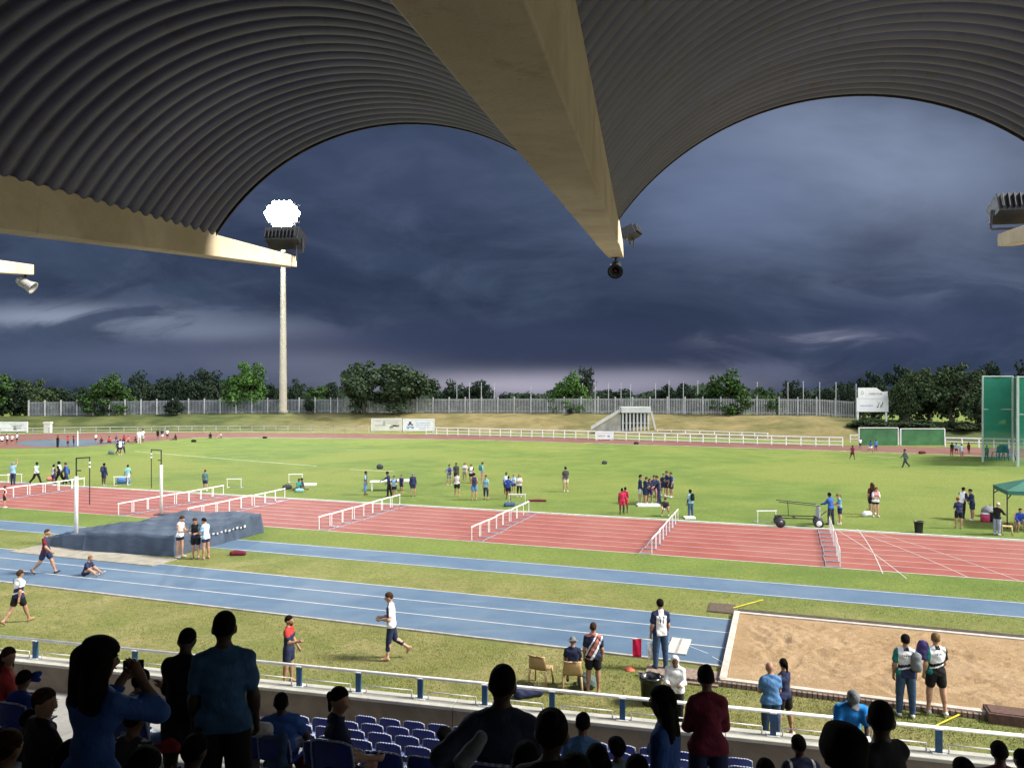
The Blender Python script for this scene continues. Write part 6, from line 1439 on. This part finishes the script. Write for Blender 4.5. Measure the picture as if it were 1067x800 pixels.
# ------------------------------------------------------------------ spectators in the stand
STAND = [
 # px, head-top y, distance, face, pose, skin, top, bottom, hair, sex, H, label
 (9, 674, 10.2, 60, 'sitlook', 'tan', 's:red', 'trousers:denim', 'long:brown', 'f', 1.62, 'long-haired spectator in red at the left picture edge facing right'),
 (25, 698, 9.6, 20, 'sit', 'brown', 's:royal', 'trousers:navy', 'short:black', 'f', 1.55, 'spectator in blue with blue hair ribbon near the left edge'),
 (47, 716, 6.1, 40, 'sitlook', 'tan', 's:black', 'trousers:black', 'short:brown', 'm', 1.75, 'light-skinned spectator in black jacket looking right near the left edge'),
 (7, 760, 4.4, 10, 'sit', 'tan', 's:black', 'trousers:black', 'short:brown', 'f', 1.68, 'dark-haired spectator cut by the bottom left corner'),
 (104, 661, 4.2, 25, 'phone', 'brown', 's:blue', 'trousers:navy', 'big:black', 'f', 1.66, 'woman with big puffed hair raising a phone, dark blue coat'),
 (147, 697, 8.6, 10, 'sitarms', 'brown', 't:lightblue', 'trousers:denim', 'short:black', 'm', 1.55, 'child in pale blue with both arms raised beside the woman with phone'),
 (141, 735, 6.4, 15, 'sit', 'brown', 's:darkgrey,offwhite', 'trousers:denim', 'crop:black', 'm', 1.66, 'spectator in striped sleeves seated behind the woman with phone'),
 (195, 656, 6.9, 10, 'look', 'dark', 's:black', 'long_shorts:darkgrey', 'crop:black', 'm', 1.74, 'dark-clothed man standing with bowed head left of the blue-shirted man'),
 (234, 635.5, 6.4, 350, 'stand', 'dark', 't:shirtblue', 'long_shorts:black', 'crop:black', 'm', 1.8, 'tall man in dusky blue t-shirt standing with his back turned'),
 (293, 720, 9.4, 350, 'sitback', 'dark', 't:blue', 'trousers:navy', 'crop:black', 'm', 1.75, 'spectator in blue leaning back with one arm along the seats'),
 (354, 715, 8.0, 70, 'sitlook', 'tan', 't:navy', 'shorts:black', 'pony:black', 'f', 1.68, 'ponytailed spectator in navy t-shirt looking right among empty seats'),
 (524, 691.5, 5.7, 5, 'elbow', 'dark', 's:dusk', 'trousers:black', 'crop:black', 'm', 1.86, 'big spectator in dark blue jacket with elbow out at centre bottom'),
 (575, 738, 3.6, 10, 'sit', 'dark', 's:black', 'trousers:black', 'bun:black', 'f', 1.68, 'spectator with hair bun at the bottom right of the big dark-blue one'),
 (607.5, 742.5, 9.6, 10, 'sit', 'brown', 't:steel', 'trousers:denim', 'short:black', 'm', 1.7, 'spectator in grey-blue shirt seated right of the hair bun'),
 (622, 776, 5.2, 0, 'sit', 'dark', 's:black', 'trousers:black', 'long:black', 'f', 1.6, 'dark long-haired spectator at the bottom edge before the grey-blue shirt'),
 (600, 786, 3.8, 0, 'sit', 'dark', 's:black', 'trousers:black', 'short:black', 'm', 1.62, 'dark head at the bottom edge below the grey-blue shirt'),
 (643, 766.5, 8.4, 350, 'sit', 'dark', 't:greygreen', 'trousers:navy', 'afro:black', 'm', 1.5, 'child with rounded hair seated left of the braided woman'),
 (690, 713.5, 5.4, 300, 'stand', 'dark', 's:blue', 'trousers:navy', 'braids:black', 'f', 1.58, 'braided woman in dark blue top looking left at bottom centre'),
 (735.5, 694.5, 9.3, 0, 'hold', 'brown', 's:maroon', 'trousers:navy', 'bun:black', 'f', 1.62, 'woman in maroon sweater and jeans standing at the front wall'),
 (832, 765, 9.4, 355, 'sit', 'dark', 's:navy,white', 'trousers:black', 'crop:black', 'm', 1.7, 'spectator in navy top with white shoulder stripes below the bald man'),
 (798, 791, 6.6, 0, 'sit', 'dark', 's:black', 'trousers:black', 'short:black', 'f', 1.6, 'top of a dark head at the bottom edge under the white-striped spectator'),
 (889, 720, 11.6, 190, 'sitdown', 'dark', 't:bright', 'trousers:navy', 'cap:grey', 'm', 1.74, 'spectator in bright blue t-shirt and grey cap looking down at a phone'),
 (918, 729, 8.6, 330, 'sitlook', 'dark', 's:black', 'trousers:denim', 'crop:black', 'm', 1.76, 'spectator in black top beside the grey-capped one'),
 (880, 753, 3.4, 10, 'sit', 'dark', 's:black', 'trousers:black', 'afro:black', 'f', 1.66, 'large dark rounded head of hair close to the camera at bottom right'),
 (1041, 772, 9.0, 10, 'sit', 'dark', 's:black,maroon', 'trousers:black', 'short:black', 'm', 1.68, 'spectator in black with maroon collar at the bottom right'),
 (31, 738, 7.2, 20, 'sit', 'dark', 's:dusk', 'trousers:black', 'crop:black', 'm', 1.68, 'spectator in dusky navy between the hair ribbon and the black jacket'),
 (74, 770, 5.0, 30, 'sit', 'dark', 's:black', 'trousers:black', 'crop:black', 'm', 1.66, 'dark head at the bottom edge below the woman with phone'),
 (150, 778, 4.7, 10, 'sit', 'dark', 's:black', 'trousers:black', 'long:black', 'f', 1.64, 'long dark hair at the bottom edge beside the red cloth bag'),
 (203, 765, 5.6, 20, 'sit', 'dark', 's:darkgrey', 'trousers:black', 'short:black', 'm', 1.66, 'spectator in charcoal seated at the feet of the two standing men'),
 (463, 756, 10.2, 350, 'sit', 'dark', 't:navy', 'trousers:black', 'afro:black', 'f', 1.6, 'dark rounded hair peeking out left of the big dark-blue spectator'),
 (548, 772, 4.7, 0, 'sit', 'dark', 's:dusk', 'trousers:black', 'crop:black', 'm', 1.64, 'dark head just left of the hair bun at the bottom edge'),
 (664, 786, 5.4, 0, 'sit', 'dark', 's:black', 'trousers:black', 'crop:black', 'm', 1.62, 'dark head at the bottom edge between the child and the braided woman'),
 (1004, 789, 6.8, 0, 'sit', 'dark', 's:black', 'trousers:black', 'short:black', 'm', 1.62, 'top of a dark head at the bottom edge left of the maroon collar'),
 (1066, 780, 8.2, 350, 'sit', 'dark', 's:purple', 'trousers:black', 'crop:black', 'm', 1.66, 'spectator in dusky purple cut by the right picture edge'),
]
top_pat['spectator in striped sleeves seated behind the woman with phone'] = lambda tx, ty, tz: np.where(np.abs(tx) > .07, (np.sin(tz * 260) > 0).astype(int), 0)
top_pat['spectator in navy top with white shoulder stripes below the bald man'] = lambda tx, ty, tz: np.where((np.abs(np.abs(tx) - .085) < .007) & (tz > .1), 1, 0)
top_pat['spectator in black with maroon collar at the bottom right'] = lambda tx, ty, tz: np.where(tz > .265, 1, 0)
for px, ty, d, face, pose, skin, top, bot, hair, sex, H, lab in STAND:
    hd_ = AT(px, ty, d); p_, q_ = Vector((hd_.x, hd_.y, 0)).dot(US), Vector((hd_.x, hd_.y, 0)).dot(NS)
    row = max(0, int(q_ // STEP)); fz = FZ(row)
    sit_ = pose.startswith('sit') or pose == 'elbow'
    if sit_:
        c_ = (px - CX) / FPX * NS.x + NS.y; best = None
        for r_ in range(3, 18):                                   # the row whose floor carries this head height
            d_ = (r_ * STEP + .42) / c_; zz = HC - (ty - HY) / FPX * d_
            e_ = abs(zz - FZ(r_) - 1.27 * H / 1.72) + abs(d_ - d) * .16
            if best is None or e_ < best[0]: best = (e_, r_, d_)
        row, d = best[1], best[2]; hd_ = AT(px, ty, d); p_ = Vector((hd_.x, hd_.y, 0)).dot(US); fz = FZ(row); H = max(.88 * H, min(H, (hd_.z - fz) * 1.72 / 1.27))
    else: H = min(1.92, max(1.5, hd_.z - fz))
    o = person(lab, (hd_.x, hd_.y, 0), face, H, pose, skin, top, bot, hair, 'black' if sit_ else 'white', sex, .016 if d > 5 else .014, None, 1.05, top_is_z=hd_.z)
    print('STAND %-60s d=%.1f row=%d floor=%.2f feet=%.2f H=%.2f' % (lab[:60], d, row, fz, o['_foot'], H)); ft_ = o['_foot']; del o['_foot']
    if sit_ and fz - ft_ < .3: SEATED.append((p_, row, lab))
def seat_under(lab): return 'blue plastic seat under the ' + lab
def short(lab): return ' '.join(lab.split()[:9])
occ = []
for p_, row, lab in SEATED:
    put_seat(p_, row, 'blue seat taken by the ' + short(lab)); occ.append((p_, row))
ROWN = {}
for row in range(6, 18):
    cand = []
    for j in range(-40, 40):
        p_ = j * .5 + .1
        if any(abs(p_ - a) < .46 and row == r for a, r in occ): continue
        v = SP(p_, row * STEP + .2, FZ(row) + .8); px, py = px_of(v)
        if (235 < px < 345 and 745 < py < 806 and row >= 10) or (345 <= px < 500 and 745 < py < 806 and row >= 11) or (560 < px < 800 and 770 < py < 803 and row >= 9): cand.append((px, p_))
    cand.sort()
    for i, (px, p_) in enumerate(cand):
        zone = 'left of the tall blue-shirted man' if px < 235 else ('between the blue-shirted man and the ponytailed spectator' if px < 345 else ('right of the ponytailed spectator' if px < 500 else 'before the maroon sweater woman'))
        ROWN.setdefault((row, zone), []).append(p_)
for (row, zone), lst in ROWN.items():
    rn = {17: 'frontmost', 16: 'second', 15: 'third', 14: 'fourth', 13: 'fifth', 12: 'sixth', 11: 'seventh', 10: 'eighth', 9: 'ninth', 8: 'tenth', 7: 'eleventh', 6: 'twelfth'}[row]
    for i, p_ in enumerate(lst):
        on = ['first', 'second', 'third', 'fourth', 'fifth', 'sixth', 'seventh', 'eighth', 'ninth', 'tenth'][min(9, i)]
        put_seat(p_, row, '%s empty blue seat of the %s row %s' % (on, rn, zone))
# small things in the stand
def near_bag(px, py, d, label, cat, name, col, parts, rz=0., vox=.014):
    p = AT(px, py, d); return blob(name, label, cat, p, parts, CM(col), rz=rz, vox=vox, blend=.03)
PAL['bagred'] = (.20, .016, .024)
near_bag(326, 797, 9.6, 'red and black bag lying on a blue seat left of the ponytailed spectator', 'bag', 'sports_bag', 'bagred', [((-.14, 0, .06), (.14, 0, .10), .10, .08), ((0, 0, .1), (.1, .03, .15), .08, .07)])
near_bag(171, 783, 5.6, 'dark red cloth bag at the feet of the bowed man', 'bag', 'cloth_bag', 'bagred', [((-.05, 0, .02), (.07, 0, .03), .05, .04), ((0, 0, .04), (.03, .02, .06), .04, .035)])
near_bag(168, 738, 7.6, 'red cap-like bundle behind the striped-sleeve spectator', 'bag', 'cloth_bag', 'bagred', [((-.08, 0, .03), (.08, 0, .03), .045, .04)])
near_bag(273, 765, 9.2, 'black and white cap lying on the seat left of the reclining spectator', 'cap', 'cap', 'offwhite', [((-.08, 0, .05), (.05, 0, .06), .10, .09), ((.08, -.06, .02), (.14, -.1, .02), .07, .04)])
near_bag(284, 797, 9.0, 'blue denim jacket hung over an empty seat', 'jacket', 'jacket', 'denim', [((-.05, 0, .02), (.12, 0, .02), .06, .06), ((.1, 0, .02), (.12, .02, .32), .06, .05), ((-.1, 0, .3), (.12, 0, .33), .04, .05)])
near_bag(492, 797, 5.0, 'pale grey bag strap bundle beside the big dark-blue spectator', 'bag', 'sports_bag', 'grey', [((-.06, 0, .02), (.05, .02, .16), .06, .05)])
w = WORLD['woman with big puffed hair raising a phone, dark blue coat']['wr']
m = MB(); m.obox((0, 0, 0), (.055, .01, 0), (-.001, .005, 0), (0, 0, .028)); o = solo('phone', m, BLK, 'dark phone held up by the woman with puffed hair', 'phone', bevel=.004); o.location = w + Vector((-.03, .04, -.01))
p = AT(36, 706, 9.4); o = blob('hair_ribbon', 'blue pompom ribbon on the hair of the spectator in blue', 'ribbon', p - Vector((0, 0, .05)), [((-.04, 0, .06), (.03, 0, .10), .045, .04), ((0, 0, .04), (.05, 0, .02), .035, .03), ((.02, 0, .08), (.06, 0, .11), .03, .03)], CM('royal'), vox=.01, blend=.01)
w = WORLD['spectator in bright blue t-shirt and grey cap looking down at a phone']['wl']
m = MB(); m.obox((0, 0, 0), (.06, 0, 0), (0, .04, .03), (0, -.003, .004)); o = solo('phone', m, PAINTW, 'white phone in the hands of the grey-capped spectator', 'phone', bevel=.003); o.location = w + Vector((0, .02, .05))

# ------------------------------------------------------------------ sky, sun, camera
SUN_EL, SUN_AZ = 44., 96.          # degrees; azimuth clockwise from the viewing direction: light from the right, a little behind
w = bpy.data.worlds.new('World'); S.world = w; w.use_nodes = True; nt = w.node_tree; nt.nodes.clear(); h = N(nt)
out = h.n('ShaderNodeOutputWorld'); bg = h.n('ShaderNodeBackground'); h.link(bg.outputs[0], out.inputs[0])
dirv = h.n('ShaderNodeTexCoord').outputs['Generated']; sp = h.n('ShaderNodeSeparateXYZ'); h.link(dirv, sp.inputs[0]); X, Y, Z = sp.outputs
sky = h.n('ShaderNodeTexSky'); sky.sky_type = 'NISHITA'; sky.sun_disc = False; sky.sun_elevation = R(SUN_EL); sky.sun_rotation = R(SUN_AZ); sky.air_density = 1.4; sky.dust_density = 2.5
# storm cloud deck: colours in units of the background strength below
tx_ = h.math('DIVIDE', X, h.math('MAXIMUM', Y, .05)); tz_ = h.math('DIVIDE', Z, h.math('MAXIMUM', Y, .05))
cv = h.n('ShaderNodeCombineXYZ'); h.link(tx_, cv.inputs[0]); h.link(tz_, cv.inputs[1])
cvec = cv.outputs[0]
n1 = h.noise(h.scale(cvec, (2.0, 4.6, 1)), 1., 8, .62, .7); n2 = h.noise(h.scale(cvec, (5., 14., 1)), 1., 6, .6, .8); n3 = h.noise(h.scale(cvec, (1.2, 2.2, 1)), 1.3, 5, .55, .3)
base = h.mix(h.ramp(n1, .32, .7), (.0125, .0205, .043), (.034, .050, .088))
base = h.mix(h.ramp(n2, .46, .72, 0, .55), base, (.050, .067, .112))
n4 = h.noise(h.scale(cvec, (3.5, 7., 1)), 1.6, 9, .68, 1.1)
base = h.mix(h.ramp(n4, .48, .68, 0, .5), base, (.015, .022, .043))
def bump2(cx, cz, rx, rz, warp=.5):
    dx = h.math('DIVIDE', h.math('SUBTRACT', tx_, cx), rx); dz = h.math('DIVIDE', h.math('SUBTRACT', h.math('ADD', tz_, h.math('MULTIPLY', h.math('SUBTRACT', n1, .5), warp * rz * 2)), cz), rz)
    r2 = h.math('ADD', h.math('MULTIPLY', dx, dx), h.math('MULTIPLY', dz, dz)); return h.math('POWER', 2.718, h.math('MULTIPLY', r2, -1.))
def pxt(px): return (px - CX) / FPX
def pyt(py): return (HY - py) / FPX
def lay(base, px, py, rx, ry, col, amt, warp=.6, tex=None):
    f = h.math('MULTIPLY', bump2(pxt(px), pyt(py), rx / FPX, ry / FPX, warp), amt)
    if tex is not None: f = h.math('MULTIPLY', f, tex)
    return h.mix(f, base, col)
soft = h.ramp(n3, .35, .6, .5, 1.); wisp = h.ramp(n2, .40, .58, .1, 1.)
base = lay(base, 900, 170, 220, 85, (.155, .190, .275), 1., .5, soft)
base = lay(base, 760, 210, 110, 60, (.095, .125, .22), .8, .5, soft)
base = lay(base, 380, 190, 150, 80, (.040, .054, .105), .8, .5, soft)
base = lay(base, 60, 330, 150, 13, (.16, .19, .26), 1., .5, wisp)
base = lay(base, 230, 345, 130, 12, (.14, .165, .23), .9, .5, wisp)
base = lay(base, 130, 375, 190, 22, (.062, .078, .13), .8, .4, soft)
base = lay(base, 330, 372, 110, 18, (.115, .125, .175), .85, .4)
base = lay(base, 560, 401, 170, 15, (.26, .25, .31), 1., .35)
base = lay(base, 660, 396, 90, 11, (.19, .185, .245), .7, .4)
base = lay(base, 500, 355, 260, 26, (.024, .032, .066), .9, .6)
base = lay(base, 640, 368, 150, 16, (.023, .030, .060), .8, .4)
base = lay(base, 850, 354, 80, 9, (.24, .25, .32), .95, .6, wisp)
base = lay(base, 800, 385, 90, 12, (.085, .095, .15), .6, .4, wisp)
base = lay(base, 1000, 300, 120, 14, (.10, .12, .19), .75, .5, wisp)
base = lay(base, 960, 345, 140, 40, (.034, .046, .095), .6, .4)
k = 1 / 2.3
front = h.mix(1., base, (k / .1, k / .1, k / .1), 'MULTIPLY')
# behind the photographer the sky is open: bright cloud over the blue
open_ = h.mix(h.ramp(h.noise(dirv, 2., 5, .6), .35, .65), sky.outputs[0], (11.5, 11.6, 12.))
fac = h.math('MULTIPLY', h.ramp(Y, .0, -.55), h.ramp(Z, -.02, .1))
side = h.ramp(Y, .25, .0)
dim = h.mix(1., front, (1., 1., 1.), 'MULTIPLY')
lowc = (.05 * k / .1, .06 * k / .1, .10 * k / .1)
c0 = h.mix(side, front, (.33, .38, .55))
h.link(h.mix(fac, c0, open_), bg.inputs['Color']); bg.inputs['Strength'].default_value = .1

sun = bpy.data.lights.new('sun', 'SUN'); sun.energy = 2.5; sun.angle = R(12); sun.color = (1., .955, .86)
so = bpy.data.objects.new('sun', sun); COL.objects.link(so)
dv = Vector((math.sin(R(SUN_AZ)) * math.cos(R(SUN_EL)), math.cos(R(SUN_AZ)) * math.cos(R(SUN_EL)), math.sin(R(SUN_EL))))
so.rotation_euler = (-dv).to_track_quat('-Z', 'Y').to_euler(); so.location = dv * 60

cam = bpy.data.cameras.new('camera'); cam.sensor_width = 36; cam.lens = 36 * FPX / 1067; cam.shift_y = 3 / 1067; cam.clip_start = .05; cam.clip_end = 4000
co = bpy.data.objects.new('camera', cam); COL.objects.link(co); co.location = (0, 0, HC); co.rotation_euler = (R(90), 0, 0); S.camera = co
S.view_settings.view_transform = 'Standard'; S.view_settings.look = 'None'; S.view_settings.exposure = 1.9; S.view_settings.gamma = 1
